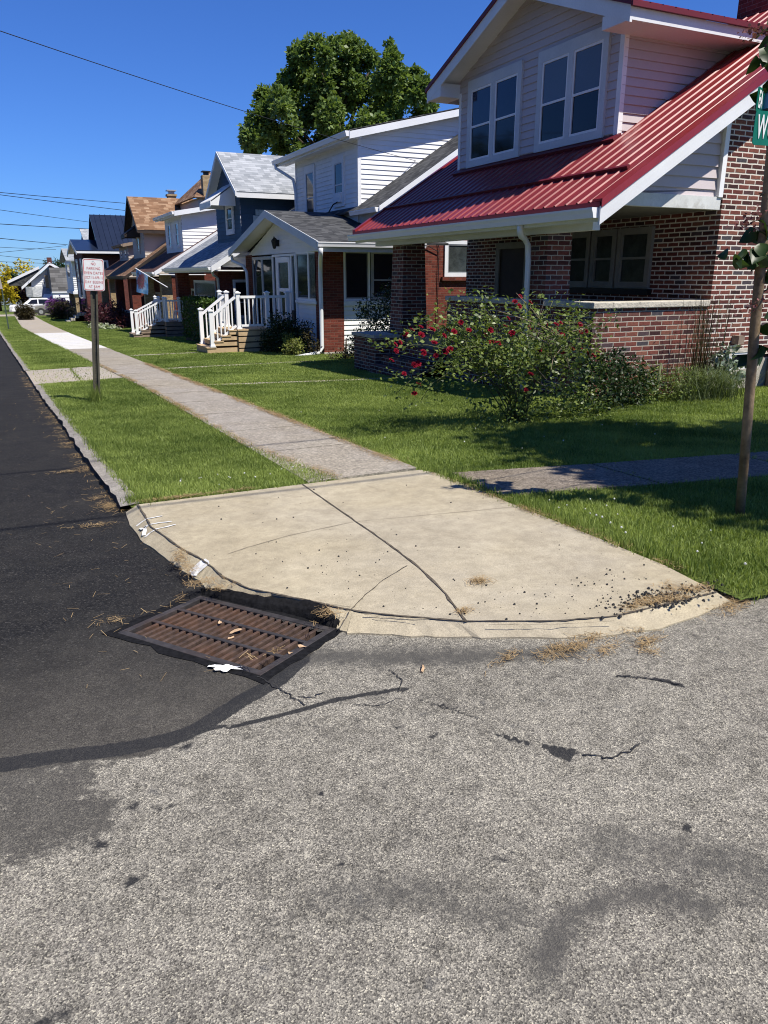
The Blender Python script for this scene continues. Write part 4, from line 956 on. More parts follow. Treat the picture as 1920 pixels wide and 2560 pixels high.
# porch gable roof: ridge runs back to the dormer
gy, gz = 22.13, 1.745; ey0, ey1 = 18.06, 26.30; ez = .785; rx0 = 6.93; rx1 = 9.35
m = MB(); m.slab([(rx0, ey0, ez), (rx1+1.2, ey0, ez), (rx1+1.2, gy, gz), (rx0, gy, gz)], .05); m.slab([(rx0, ey1, ez), (rx1+1.2, ey1, ez), (rx1+1.2, gy, gz), (rx0, gy, gz)], .05); m.build('porch_roof', MAT['sh_dark'], h2)
m = MB()
for ya in (ey0, ey1): m.vslab([(rx0-.02, ya, ez-.0), (rx0-.02, gy, gz), (rx0+.02, gy, gz), (rx0+.02, ya, ez)], .20)
m.box(rx0+.02, rx1+.5, ey0+.03, ey0+.06, ez-.24, ez-.06); m.build('rake_board', MAT['trimgray'], h2)
m = MB()
for ya in (ey0+.06, ey1-.06): m.vslab([(rx0+.02, ya, ez-.06), (rx0+.02, gy, gz-.07), (PX+.1, gy, gz-.07), (PX+.1, ya, ez-.06)], .03)
m.box(rx0+.03, rx1+.5, ey0+.06, PY0+.05, ez-.22, ez-.20); m.box(rx0+.03, rx1+.4, PY1-.05, ey1-.06, ez-.22, ez-.20); m.build('soffit', MAT['whites'], h2)
gutter(h2, ey0+.02, rx0-.02, rx1+.5, ez-.02, 'vinyl', .11, .12, 'gutter', 'Y')
downspout(h2, [(6.98,17.98,.62),(6.98,18.0,.50),(7.16,18.5,.36),(7.27,18.8,.22),(7.29,18.86,.05),(7.29,18.86,-1.80),(7.2,18.84,-1.93),(6.5,18.80,-2.02)], .055)
downspout(h2, [(7.0,26.2,.62),(7.0,26.15,.45),(7.2,25.6,.3),(7.28,25.5,.1),(7.28,25.5,-1.9)], .05)
# main body, its brick side wall and the small white window
m = MB(); m.box(9.7, 16.5, 19.3, 26.3, zb, 1.55); m.prismY([(9.3,1.4),(16.5,1.4),(16.5,1.9),(13.2,4.2),(9.3,1.9)], 19.35, 26.25); m.build('wall', MAT['brick2'], h2)
window(h2, 'Y', 19.3, 11.14, 12.0, -.04, .92, .10, 'white', 'curtain', 'curtain', 0, 'alum', .05)
m = MB(); m.box(11.05,12.05,19.2,19.31,-.14,-.045); m.build('brick_sill', MAT['brick2'], h2)
m = MB(); m.tube([(10.9,19.27,.95),(10.95,19.26,.7),(10.93,19.26,-1.5)], .012, 5); m.tube([(10.3,19.24,.72),(10.6,19.24,.76),(10.95,19.25,.6)], .012, 5); m.build('service_cable', MAT['black'], h2)
# main roof (dark shingle) and its short eave beside the dormer
rm = .646; R2 = lambda x: 1.72 + rm*(x-9.0)
m = MB(); m.slab([(8.95, 18.9, R2(8.95)), (13.3, 18.9, R2(13.3)), (13.3, 26.6, R2(13.3)), (8.95, 26.6, R2(8.95))], .06); m.slab([(13.3,18.9,R2(13.3)),(17.2,18.9,1.9),(17.2,26.6,1.9),(13.3,26.6,R2(13.3))], .06); m.build('main_roof', MAT['sh_dark'], h2)
for ya in (18.86, 26.6):
    m = MB(); m.vslab([(8.95, ya, R2(8.95)), (13.3, ya, R2(13.3)), (13.3, ya+.04, R2(13.3)), (8.95, ya+.04, R2(8.95))], .2); m.build('main_rake', MAT['white'], h2)
gutter(h2, 8.95, 18.9, 20.6, R2(8.95)-.02, 'vinyl', .11, .11)
m = MB(); m.siding('X', 9.2, [(19.3,.7),(20.7,.7),(20.7,1.75),(19.3,1.75)], .12, .012); m.siding('Y', 19.32, [(9.2,.7),(9.9,.7),(9.9,2.0),(9.2,1.75)], .12, .012); m.build('upper_wall', MAT['whites'], h2)
# shed dormer
DX, DY0, DY1 = 9.18, 20.70, 25.75; SZ = 3.56; ss = .238; SX = 8.80
m = MB(); m.siding('X', DX, [(DY0, .95), (DY1, .95), (DY1, SZ), (DY0, SZ)], .125, .014)
xm = (R2(0) - SZ + ss*SX)/(ss - rm)
m.siding('Y', DY0, [(DX, R2(DX)-.3), (DX+.3, R2(DX+.3)-.25), (xm, SZ+ss*(xm-SX)), (DX, SZ-.02+ss*(DX-SX))], .125, .014)
m.poly([(DX, DY1, .9), (DX, DY1, SZ), (xm, DY1, SZ+ss*(xm-SX)), (DX+.3, DY1, R2(DX)-.3)])
dm = m.build('dormer', MAT['whites'], h2)
for ya, yb in ((DY0-.02, DY0+.09), (DY1-.09, DY1+.02)):
    m = MB(); m.box(DX-.02, DX+.08, ya, yb, .9, SZ+.02); m.build('corner_board', MAT['whites'], dm)
for a, b, lo in ((21.62, 22.45, 1.9), (23.95, 24.85, 1.6)):
    w = window(dm, 'X', DX-.01, a, b, lo, 3.28, .12, 'white', 'glass', 'glass', .45, 'trimgray', .04, wt=.2)
m = MB(); m.box(DX-.10, DX-.02, 21.76, 22.3, 2.02, 2.28); m.build('window_fan', MAT['white'], dm); m = MB(); m.tube([(DX-.05,22.0,2.05),(DX-.25,21.95,1.95),(DX-.3,22.25,1.72)], .018, 6); m.build('antenna', MAT['black'], dm)
ye0, ye1 = 20.38, 26.75; xt = 13.6
m = MB(); m.slab([(SX, ye0, SZ+.12), (xt, ye0, SZ+.12+ss*(xt-SX)), (xt, ye1, SZ+.12+ss*(xt-SX)), (SX, ye1, SZ+.12)], .04); m.build('dormer_roof', MAT['sh_dark'], h2)
m = MB(); m.vslab([(SX, ye0, SZ+.10), (xt, ye0, SZ+.10+ss*(xt-SX)), (xt, ye0+.04, SZ+.10+ss*(xt-SX)), (SX, ye0+.04, SZ+.10)], .20)
m.box(SX, SX+.03, ye0+.04, ye1, SZ-.1, SZ+.08); m.build('dormer_fascia', MAT['white'], h2)
m = MB(); m.vslab([(SX+.03, ye0+.04, SZ-.02), (xt, ye0+.04, SZ-.02+ss*(xt-SX)), (xt, DY0, SZ-.02+ss*(xt-SX)), (SX+.03, DY0, SZ-.02)], .03); m.box(SX+.03, DX, ye0+.04, ye1-.05, SZ-.05, SZ-.03); m.build('dormer_soffit', MAT['whites'], h2)
gutter(h2, SX, ye0+.02, ye1, SZ+.09, 'vinyl', .13, .12)
downspout(h2, [(8.74,26.5,SZ-.03),(8.74,26.5,SZ-.15),(8.9,26.1,SZ-.35),(9.1,25.8,SZ-.55),(9.14,25.72,2.6),(9.14,25.72,1.3)], .05)

# wooden deck and stair with white railings in front of house 2
MAT['rail'] = M('white_vinyl_rail', (.80,.80,.80), .4, .03, 3)
def stair_deck(name, label, x0, x1, y0, y1, zt, zg, sx, sy0, sy1, steps, wood, gap=None, right_end=None):
    t = thing(name, label, 'deck', ((x0+x1)/2, (y0+y1)/2, zg))
    m = MB(); m.box(x0-.02, x1, y0-.02, y1+.02, zt-.04, zt); m.build('deck_floor', MAT[wood], t)
    m = MB(); zz = zt - .05; n = 0
    while zz > zg:
        m.box(x0, x1, y0, y0+.04, max(zg-.1, zz-.135), zz); m.box(x0, x0+.04, y0+.04, y1, max(zg-.1, zz-.135), zz); zz -= .17
    m.build('skirt_boards', MAT[wood], t)
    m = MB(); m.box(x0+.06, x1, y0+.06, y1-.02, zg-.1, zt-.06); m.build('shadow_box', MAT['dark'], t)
    run = (x0 - sx)/steps; rise = (zt - zg)/(steps + 0.0)
    m = MB()
    for k in range(steps):
        xa = sx + run*k; m.box(xa-.02, x0, sy0-.05, sy1+.05, zg + rise*k - .1 if k == 0 else zg + rise*k + .012, zg + rise*(k+1)*.98 - .035 if k else zg+rise*.7)
        m.box(xa-.04, xa+run+.02, sy0-.07, sy1+.07, (zg + rise*(k+1)*.98 - .032) if k else zg+rise*.7+.002, (zg + rise*(k+1)*.98) if k else zg+rise*.7+.03)
    m.build('steps', MAT[wood], t)
    def post(x, y, z0, z1):
        m = MB(); m.box(x-.055, x+.055, y-.055, y+.055, z0, z1); m.box(x-.075, x+.075, y-.075, y+.075, z0, z0+.05); m.box(x-.08, x+.08, y-.08, y+.08, z1, z1+.03)
        m.add([(x-.065,y-.065,z1+.03),(x+.065,y-.065,z1+.03),(x+.065,y+.065,z1+.03),(x-.065,y+.065,z1+.03),(x,y,z1+.07)], [(0,1,4),(1,2,4),(2,3,4),(3,0,4)]); m.build('post', MAT['rail'], t)
    def rails(p, q, h0=.1, h1=.9, sp_=.115):
        p = Vector(p); q = Vector(q); m = MB(); m.bar(p + Vector((0,0,h1)), q + Vector((0,0,h1)), .07, .07); m.bar(p + Vector((0,0,h0)), q + Vector((0,0,h0)), .05, .06); m.build('handrail', MAT['rail'], t)
        n = max(1, int(round((q-p).xy.length/sp_)))
        for k in range(1, n):
            c = p.lerp(q, k/n); m = MB(); m.box(c.x-.018, c.x+.018, c.y-.018, c.y+.018, c.z+h0, c.z+h1); m.build('baluster', MAT['rail'], t)
    zl = zg + rise*.7 + .03
    for sy in (sy0, sy1):
        post(sx+.15, sy, zl, zl+1.0); rails((sx+.2, sy, zl-.02), (x0-.02, sy, zt-.0))
    ph = 1.0
    post(x0+.06, sy0, zt, zt+ph); post(x0+.06, sy1, zt, zt+ph)
    if abs(y0 - sy0) > .15: post(x0+.06, y0+.06, zt, zt+ph)
    xe_ = right_end or x1 - .06
    xm_ = x0 + .06 + (xe_ - x0 - .06)*.58
    post(xm_, y0+.06, zt, zt+ph); post(xe_, y0+.06, zt, zt+ph)
    rails((x0+.12, y0+.06, zt), (xm_-.06, y0+.06, zt)); rails((xm_+.06, y0+.06, zt), (xe_-.06, y0+.06, zt))
    if y1 - sy1 > .3: post(x0+.06, y1-.06, zt, zt+ph); rails((x0+.06, sy1+.06, zt), (x0+.06, y1-.12, zt))
    return t
KS = 1.0
stair_deck('porch_deck', 'new pale lumber stair and deck with white railing at the white enclosed porch', 6.0, 7.6, 22.2, 24.5, -1.50, zs(22.4)+.03, 5.1, 22.32, 23.6, 4, 'lumber')

# ------------------------------------------------------------------ the row of bungalows behind
def bungalow(name, label, y0, y1, zg, roof, side, front, m_=.60, xg=6.7, dormer='gable', dy=(0,0), dxf=8.3, dze=2.9, dapex=4.4, oh=.5, dwall='blue', trim='white', brickm='brick2', xr=12.2, deep=16.5, shed=.16, soffit='whites', awn=None, win='gable', chim=(), rtrim=None, ee=None, xfr=None):
    rtrim = rtrim or trim
    ym = (y0+y1)/2; gz_ = zs(ym); h = thing(name, label, 'house', (10.5, ym, gz_)); R = lambda x: zg + m_*(x-xg)
    s0, s1 = y0+.4, y1-.4
    m = MB(); m.box(9.2, deep, s0, s1, gz_-.8, zg+.9); m.prismY([(9.2,zg+.9),(deep,zg+.9),(2*xr-9.2,R(9.2)-.1),(xr,R(xr)-.12),(9.2,R(9.2)-.1)], s0+.01, s1-.01); m.build('wall', MAT[brickm], h)
    m = MB(); m.siding('Y', s0-.02, [(xg+.5, zg-.02), (9.3, zg-.02), (xr, R(xr)-.15), (9.3, R(9.3)-.12), (xg+.5, R(xg+.5)-.1)][:1] + [(12.5, zg-.02), (12.5, R(xr)-.5), (xr, R(xr)-.15), (xg+.5, R(xg+.5)-.1)], .16, .016); m.build('gable_siding', MAT[side], h)
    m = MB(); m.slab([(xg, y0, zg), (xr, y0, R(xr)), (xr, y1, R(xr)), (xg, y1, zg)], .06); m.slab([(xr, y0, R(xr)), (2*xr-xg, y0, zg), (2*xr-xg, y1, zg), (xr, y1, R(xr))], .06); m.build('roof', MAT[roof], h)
    m = MB(); m.vslab([(xg, y0-.04, zg), (xr, y0-.04, R(xr)), (xr, y0, R(xr)), (xg, y0, zg)], .2); m.build('rake_board', MAT[rtrim], h)
    m = MB(); m.box(xg+.01, xg+.05, y0, y1, zg-.2, zg-.05); m.box(xg+.05, 9.2, y0+.02, y1-.02, zg-.16, zg-.12); m.build('soffit', MAT[soffit], h)
    gutter(h, xg, y0, y1, zg-.02, rtrim if rtrim != 'white' else 'vinyl', .11, .12)
    for yp in (y0+.55, y1-.95):
        m = MB(); m.box(xg+.38, xg+.9, yp, yp+.5, gz_-.8, zg-.16); m.build('porch_pier', MAT[front], h)
    m = MB(); m.box(xg+.40, xg+.62, y0+1.05, y1-.95, gz_-.8, gz_+.95); m.box(xg+.62, 9.2, y0+.6, y0+.8, gz_-.8, gz_+.95); m.build('porch_wall', MAT[front], h)
    m = MB(); m.box(xg+.36, xg+.66, y0+1.05, y1-.95, gz_+.95, gz_+1.03); m.build('porch_cap', MAT['stonecap'], h)
    window(h, 'X', 9.2, ym-1.6, ym+.2, gz_+1.0, gz_+2.2, .1, trim, 'curtain', 'glass', .5, 'alum', .05)
    m = MB(); m.box(9.14, 9.2, ym+.9, ym+1.9, gz_+.3, gz_+2.35); m.build('front_door', MAT['brown'], h)
    a, b = dy
    if dormer == 'gable':
        e0, e1 = ee or (a-oh, b+oh); yc_ = (e0+e1)/2; sl = (dapex-dze)/(yc_-e0); xf = xfr or dxf-.45; zw = dze + sl*(a-e0); zw1 = dze + sl*(e1-b)
        m = MB(); m.siding('X', dxf, [(a, R(dxf)-.05), (b, R(dxf)-.05), (b, zw1-.06), (yc_, dapex-.1), (a, zw-.06)], .16, .014)
        xi_ = min(xr, xg + (zw-zg)/m_); m.siding('Y', a, [(dxf, R(dxf)-.03), (xi_, R(xi_)), (xi_, zw-.02), (dxf, zw-.02)] if xi_ == xr else [(dxf, R(dxf)-.03), (xi_, zw-.02), (dxf, zw-.02)], .16, .014); d = m.build('dormer', MAT[dwall], h)
        xe_ = xr+2.5
        m = MB(); m.slab([(xf, e0, dze), (xe_, e0, dze), (xe_, yc_, dapex), (xf, yc_, dapex)], .05); m.slab([(xf, e1, dze), (xe_, e1, dze), (xe_, yc_, dapex), (xf, yc_, dapex)], .05); m.build('dormer_roof', MAT[roof], h)
        m = MB()
        for e in (e0, e1): m.vslab([(xf-.02, e, dze), (xf-.02, yc_, dapex), (xf+.03, yc_, dapex), (xf+.03, e, dze)], .16)
        m.box(xf+.03, xe_, e0, e0+.03, dze-.2, dze-.04); m.build('dormer_fascia', MAT[rtrim], h)
        m = MB()
        for e in (e0+.035, e1-.035): m.vslab([(xf+.03, e, dze-.05), (xf+.03, yc_, dapex-.05), (dxf+.1, yc_, dapex-.05), (dxf+.1, e, dze-.05)], .03)
        m.build('dormer_soffit', MAT[soffit], h)
        w0, w1 = yc_-.75, yc_+.35; zb_ = R(dxf)+.25
        if win == 'pair': w0, w1 = yc_-.9, yc_+.9
        window(d, 'X', dxf-.012, w0, w1, zb_, zb_+1.15, .17, trim, 'glass', 'glass', .5, 'vinyl', .05)
        if awn:
            za = zb_+1.02; aw = MB(); P0 = [(dxf-.02, w0-.35, za+.75), (dxf-.02, w1+.35, za+.75), (dxf-.95, w1+.35, za+.1), (dxf-.95, w0-.35, za+.1)]
            aw.slab(P0, .03); aw.prism([(dxf-.95, w0-.35, za+.1), (dxf-.02, w0-.35, za+.75), (dxf-.02, w0-.35, za-.05), (dxf-.95, w0-.35, za-.05)], (0,.03,0)); aw.prism([(dxf-.95, w1+.35, za+.1), (dxf-.02, w1+.35, za+.75), (dxf-.02, w1+.35, za-.05), (dxf-.95, w1+.35, za-.05)], (0,-.03,0)); aw.box(dxf-.97, dxf-.95, w0-.35, w1+.35, za-.07, za+.1)
            k = w0-.35
            while k < w1+.33:
                aw.prism([(dxf-.02, k, za+.765), (dxf-.02, k+.05, za+.765), (dxf-.96, k+.05, za+.115), (dxf-.96, k, za+.115)], (0,0,.02)); aw.prismX([(k, za-.07), (k+.05, za-.13), (k+.1, za-.07)], dxf-.97, dxf-.955); k += .1
            aw.build('awning', MAT[awn], d)
    else:
        sx_ = dxf-.4; xm_ = (R(0) - dze + shed*sx_)/(shed - m_)
        m = MB(); m.siding('X', dxf, [(a, R(dxf)-.05), (b, R(dxf)-.05), (b, dze), (a, dze)], .16, .014); m.siding('Y', a, [(dxf, R(dxf)-.03), (xm_, R(xm_)), (dxf, dze-.02+shed*.4)], .16, .016); d = m.build('dormer', MAT[dwall], h)
        xt_ = xr+.6
        m = MB(); m.slab([(sx_, a-.4, dze+.12), (xt_, a-.4, dze+.12+shed*(xt_-sx_)), (xt_, b+.6, dze+.12+shed*(xt_-sx_)), (sx_, b+.6, dze+.12)], .05); m.build('dormer_roof', MAT[roof], h)
        m = MB(); m.vslab([(sx_, a-.43, dze+.12), (xt_, a-.43, dze+.12+shed*(xt_-sx_)), (xt_, a-.4, dze+.12+shed*(xt_-sx_)), (sx_, a-.4, dze+.12)], .22); m.box(sx_+.01, sx_+.03, a-.4, b+.6, dze-.1, dze+.08); m.build('dormer_fascia', MAT[rtrim], h)
        m = MB(); m.vslab([(sx_+.03, a-.4, dze-.0), (xt_, a-.4, dze+shed*(xt_-sx_)), (xt_, a, dze+shed*(xt_-sx_)), (sx_+.03, a, dze)], .03); m.box(sx_+.03, dxf, a-.38, b+.55, dze-.04, dze-.02); m.build('dormer_soffit', MAT[soffit], h)
        gutter(h, sx_, a-.4, b+.6, dze+.1, rtrim if rtrim != 'white' else 'vinyl', .13, .12)
        n = 2
        for k in range(n):
            wa = a + (b-a)*(.14 + .46*k); window(d, 'X', dxf-.012, wa, wa+(b-a)*.2, R(dxf)+.2, dze-.25, .1, trim, 'glass', 'glass', .5, 'vinyl', .05)
    for (cx_0, cy_0, cz0, cz1, w_) in chim:
        c = MB(); c.box(cx_0-w_, cx_0+w_, cy_0-w_, cy_0+w_, cz0, cz1); c.box(cx_0-w_-.06, cx_0+w_+.06, cy_0-w_-.06, cy_0+w_+.06, cz1-.12, cz1); ch = c.build('chimney', MAT['bricky'], h)
        c = MB(); c.box(cx_0-.18, cx_0+.18, cy_0-.18, cy_0+.18, cz1, cz1+.2); c.box(cx_0-.3, cx_0+.3, cy_0-.3, cy_0+.3, cz1+.2, cz1+.26); c.build('chimney_cap', MAT['alum' if cz1 < 5.3 else 'black'], ch)
    return h
h3 = bungalow('blue_house', 'slate blue house with light gray shingle roof and awning over the gable window', 27.95, 36.9, .30, 'sh_gray', 'whites', 'brick2', .60, dormer='gable', dy=(29.5,33.1), dxf=8.3, dze=2.87, dapex=4.47, ee=(28.74,33.55), xfr=7.95, dwall='blue', awn='whites', xr=12.5)
m = MB(); 
for k, (a, b, z0, z1) in enumerate([(8.85,9.5,1.75,1.95),(9.5,10.3,1.75,1.95),(8.75,9.2,1.5,1.74),(9.2,10.2,1.5,1.74),(10.2,11,1.5,1.95),(9.0,9.7,1.28,1.49),(9.7,10.6,1.28,1.49)]): m.box(a+.015, b-.015, 29.44, 29.5, z0+.4, z1+.39)
m.build('stone_patch', M('pale_blue_stone_facing', (.36,.47,.52), .8, .25, 8, bump=.4), h3)
window(h3, 'Y', 28.35, 7.55, 8.95, zs(32)+1.0, zs(32)+2.35, .07, 'trimgray', 'glass', 'glass', .4, 'alum', .05)
m = MB(); m.box(7.4, 9.2, 28.30, 28.36, -2.9, zs(32)+1.0); m.build('stone_facing', M('blue_gray_stone_facing', (.22,.28,.32), .8, .4, 5, bump=.5), h3)
downspout(h3, [(6.75,28.1,.15),(6.85,28.3,0),(7.05,28.5,-.1),(7.08,28.5,-2.3)], .05)
window(h3, 'X', 7.5, 30.6, 34.4, zs(32)+1.05, zs(32)+2.3, .08, 'trimgray', 'curtain', 'curtain', .5, 'alum', .05, 'porch_windows')
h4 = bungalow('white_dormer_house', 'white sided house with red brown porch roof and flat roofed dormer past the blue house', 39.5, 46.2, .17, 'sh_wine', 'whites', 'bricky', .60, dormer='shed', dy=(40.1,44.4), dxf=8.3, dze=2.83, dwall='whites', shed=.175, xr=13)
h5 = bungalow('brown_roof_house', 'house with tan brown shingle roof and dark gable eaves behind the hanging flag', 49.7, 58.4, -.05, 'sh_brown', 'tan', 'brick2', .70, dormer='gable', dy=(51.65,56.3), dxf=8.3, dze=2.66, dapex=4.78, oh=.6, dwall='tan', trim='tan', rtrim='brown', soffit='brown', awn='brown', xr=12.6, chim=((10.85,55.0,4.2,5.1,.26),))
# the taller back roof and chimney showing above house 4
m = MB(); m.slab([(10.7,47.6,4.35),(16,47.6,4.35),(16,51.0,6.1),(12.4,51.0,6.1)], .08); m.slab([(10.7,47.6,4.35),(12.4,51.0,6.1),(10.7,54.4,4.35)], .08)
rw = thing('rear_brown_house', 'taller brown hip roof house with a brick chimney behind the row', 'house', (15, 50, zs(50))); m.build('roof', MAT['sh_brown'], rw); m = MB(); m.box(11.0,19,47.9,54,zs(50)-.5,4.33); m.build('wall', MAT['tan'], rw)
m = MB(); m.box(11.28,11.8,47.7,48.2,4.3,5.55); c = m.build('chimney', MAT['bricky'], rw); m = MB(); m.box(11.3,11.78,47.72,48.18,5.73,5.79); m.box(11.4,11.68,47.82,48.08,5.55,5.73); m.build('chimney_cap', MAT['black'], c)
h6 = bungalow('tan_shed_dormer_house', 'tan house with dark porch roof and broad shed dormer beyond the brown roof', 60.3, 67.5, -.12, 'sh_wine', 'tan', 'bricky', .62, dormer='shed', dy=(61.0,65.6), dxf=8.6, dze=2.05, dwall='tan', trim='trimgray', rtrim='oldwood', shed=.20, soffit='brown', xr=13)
# house 7: two storey dark brick bay with navy metal gable
h7 = thing('navy_roof_house', 'two storey dark brick house with navy metal roofs, beyond the parking sign', 'house', (9, 75, zs(75)))
m = MB(); m.box(6.3, 12, 70.9, 79.2, zs(75)-1, 1.75); m.prismX([(70.9,1.75),(79.2,1.75),(75.1,2.6)], 6.31, 11.9); m.build('wall', MAT['brick7'], h7)
m = MB(); m.slab([(5.8,70.2,1.95),(11.8,70.2,1.95),(11.8,75.1,2.98),(5.8,75.1,2.98)], .1); m.slab([(5.8,80,1.95),(11.8,80,1.95),(11.8,75.1,2.98),(5.8,75.1,2.98)], .1); m.build('roof', MAT['navy'], h7)
m = MB(); 
for e in (70.2, 80.0): m.vslab([(5.78,e,1.9),(5.78,75.1,2.93),(5.84,75.1,2.93),(5.84,e,1.9)], .28)
m.box(5.84,11.5,70.15,70.25,1.72,1.88); m.build('fascia', MAT['white'], h7)
for a, b in ((71.9,73.4),(75.6,77.4)): 
    window(h7, 'X', 6.3, a, b, -.55, 1.35, .16, 'trimgray', 'glass', 'glass', .5, 'vinyl', .05); m = MB(); m.box(6.22,6.31,a,b,-1.9,-.6); m.build('window_apron', MAT['white'], h7)
window(h7, 'X', 6.3, 72.4, 77.5, zs(75)+.4, zs(75)+2.4, .15, 'brown', 'glass', 'glass', .5, 'brown', .05)
window(h7, 'Y', 70.9, 6.9, 8.3, -.2, 1.2, .12, 'white', 'blind', 'blind', .5, 'vinyl', .05)
m = MB(); m.slab([(7.6,70.2,1.7),(16,70.2,1.7),(16,75.0,5.05),(7.6,75.0,5.05)], .1); m.slab([(7.6,79.8,1.7),(16,79.8,1.7),(16,75.0,5.05),(7.6,75.0,5.05)], .1)
m.prismX([(70.6,1.7),(79.4,1.7),(75,4.85)], 8.0, 8.2)
k = 8.0
while k < 16: m.bar((k,70.2,1.73),(k,75,5.08),.05,.05); k += .45
m.build('main_roof', MAT['navy'], h7)
m = MB(); 
for k in range(4): m.box(4.6+.35*k, 6.3, 72.5, 74.3, zs(74)-.3, zs(74)+.12+.2*k)
m.build('front_steps', MAT['conc'], h7)
for y in (72.5, 74.3):
    m = MB(); m.tube([(4.7,y,zs(74)+1.0),(6.1,y,zs(74)+1.7)], .025, 5)
    for k in range(7): m.tube([(4.7+.23*k,y,zs(74)+.1),(4.7+.23*k,y,zs(74)+1.0+.115*k)], .012, 4)
    m.build('iron_railing', MAT['black'], h7)
# house 8: white upper storey on yellow brick
h8 = thing('yellow_brick_house', 'house with white boxed upper storey on yellow brick piers', 'house', (9, 90, zs(90)))
m = MB(); m.siding('X', 6.75, [(88.9,-1.6),(97.4,-1.6),(97.4,1.5),(93.1,2.4),(88.9,1.5)], .2, .02); m.siding('Y', 88.9, [(6.75,-1.6),(12,-1.6),(12,1.5),(6.75,1.5)], .2, .03); m.build('upper_wall', MAT['whites'], h8)
m = MB(); m.box(6.75, 7.8, 88.9, 89.9, zs(90)-.6, -1.9); m.box(6.75,7.8,96.4,97.4,zs(90)-.6,-1.9); m.box(8.8,14,89.2,97.2,zs(90)-.6,1.4); m.build('brick_pier', MAT['bricky'], h8)
m = MB(); m.box(6.6,9,88.7,97.6,-1.9,-1.6); m.build('porch_beam', MAT['white'], h8)
window(h8, 'X', 6.74, 91.4, 95.6, -.3, 1.25, .12, 'vinyl', 'glass', 'glassblue', .5, 'vinyl', .05)
m = MB(); m.slab([(6.2,88.0,1.45),(13,88.0,1.45),(13,93.1,2.75),(6.2,93.1,2.75)], .1); m.slab([(6.2,98.2,1.45),(13,98.2,1.45),(13,93.1,2.75),(6.2,93.1,2.75)], .1); m.build('roof', MAT['sh_gray'], h8)
m = MB(); m.slab([(9.0,97,3.6),(14,97,3.6),(14,101,5.2),(9.0,101,5.2)], .1); m.prismX([(97,2.2),(105,2.2),(105,3.6),(101,5.1),(97,3.6)], 9.3, 13.5); m.build('rear_roof', MAT['sh_gray'], h8)
# annex with weathered shingle gable wall
an = thing('shingled_garage', 'garage with weathered gray shingled upper wall behind the purple bush', 'garage', (6.8, 112, zs(112)))
m = MB(); m.box(5.75, 9.5, 112, 118, -2.1, .95); m.build('upper_wall', MAT['sh_old'], an); m = MB(); m.box(5.8, 9.5, 112.1, 118, zs(112)-.5, -2.1); m.siding('Y', 112.08, [(6.1,-4.6),(8.2,-4.6),(8.2,-2.5),(6.1,-2.5)], .45, .05); m.build('lower_wall', MAT['whites'], an)
m = MB(); m.box(5.74,9.5,111.95,112.0,-2.2,-2.05); m.build('trim_band', MAT['white'], an)
# house 9: white gable far down the street, with a small awning porch
h9 = thing('far_white_house', 'white gabled house with gray awning porch facing the white truck', 'house', (5, 120, zs(120)))
m = MB(); m.siding('Y', 118, [(3.2,-4.9),(9.5,-4.9),(9.5,-.9),(6.2,1.3),(3.6,-.9)], .25, .03); m.poly([(3.3,118,-.9),(3.3,128,-.9),(3.3,128,-5),(3.3,118,-5)]); m.build('wall', MAT['whites'], h9)
m = MB(); m.slab([(2.3,117.3,-1.6),(6.15,117.3,1.6),(6.15,128,1.6),(2.3,128,-1.6)], .1); m.slab([(9.8,117.3,-.6),(6.15,117.3,1.6),(6.15,128,1.6),(9.8,128,-.6)], .1); m.build('roof', MAT['sh_dark'], h9)
for (xa, za, xb, zb_, yy) in ((2.3,-1.5,6.15,1.7,117.25),(9.8,-.5,6.15,1.7,117.25),(.7,-.75,4.9,1.2,121)):
    m = MB(); m.vslab([(xa,yy,za),(xb,yy,zb_),(xb,yy+.08,zb_),(xa,yy+.08,za)], .37); m.build('rake_board', MAT['white'], h9)
m = MB(); m.prismY([(.9,-.9),(4.9,1.0),(4.9,-1.4),(.9,-1.4)], 121.2, 126); m.build('side_dormer', MAT['sh_dark'], h9)
m = MB(); m.box(5.9,6.5,117.6,118.0,-2.1,2.3); m.build('chimney', MAT['brick7'], h9)
m = MB(); m.box(5.35,5.9,117.5,117.95,-4,.0); m.build('brick_flue', MAT['bricky'], h9)
m = MB(); m.box(2.75,3.55,115.0,118,-2.75,-1.5); m.slab([(3.55,115,-2.75),(6.1,115,-2.75),(6.1,118,-1.5),(3.55,118,-1.5)], .06); m.build('porch_roof', MAT['sh_gray'], h9)
m = MB(); m.slab([(4.5,113.4,-3.0),(6.6,113.4,-3.0),(6.6,115.5,-2.5),(4.9,115.5,-2.4)], .08); m.build('awning', MAT['white'], h9)
window(h9, 'Y', 117.9, 3.4, 3.9, -3.7, -2.9, .08, 'white', 'glass', 'glass', .5, 'vinyl', .06); window(h9, 'Y', 117.9, 5.0, 5.4, -1.3, -.8, .08, 'white', 'glass', 'glass', .5, 'vinyl', .06)
m = MB(); m.box(4.0,4.7,117.85,117.95,-4.8,-2.8); m.build('front_door', MAT['vinyl'], h9)
# deck with white railing at house 4
stair_deck('railed_deck', 'weathered board deck with white railing and stair below the hanging flag', 6.35, 7.9, 35.5, 38.3, -1.98, zs(36)-.02, 5.0, 36.0, 37.3, 4, 'oldwood', right_end=7.4)
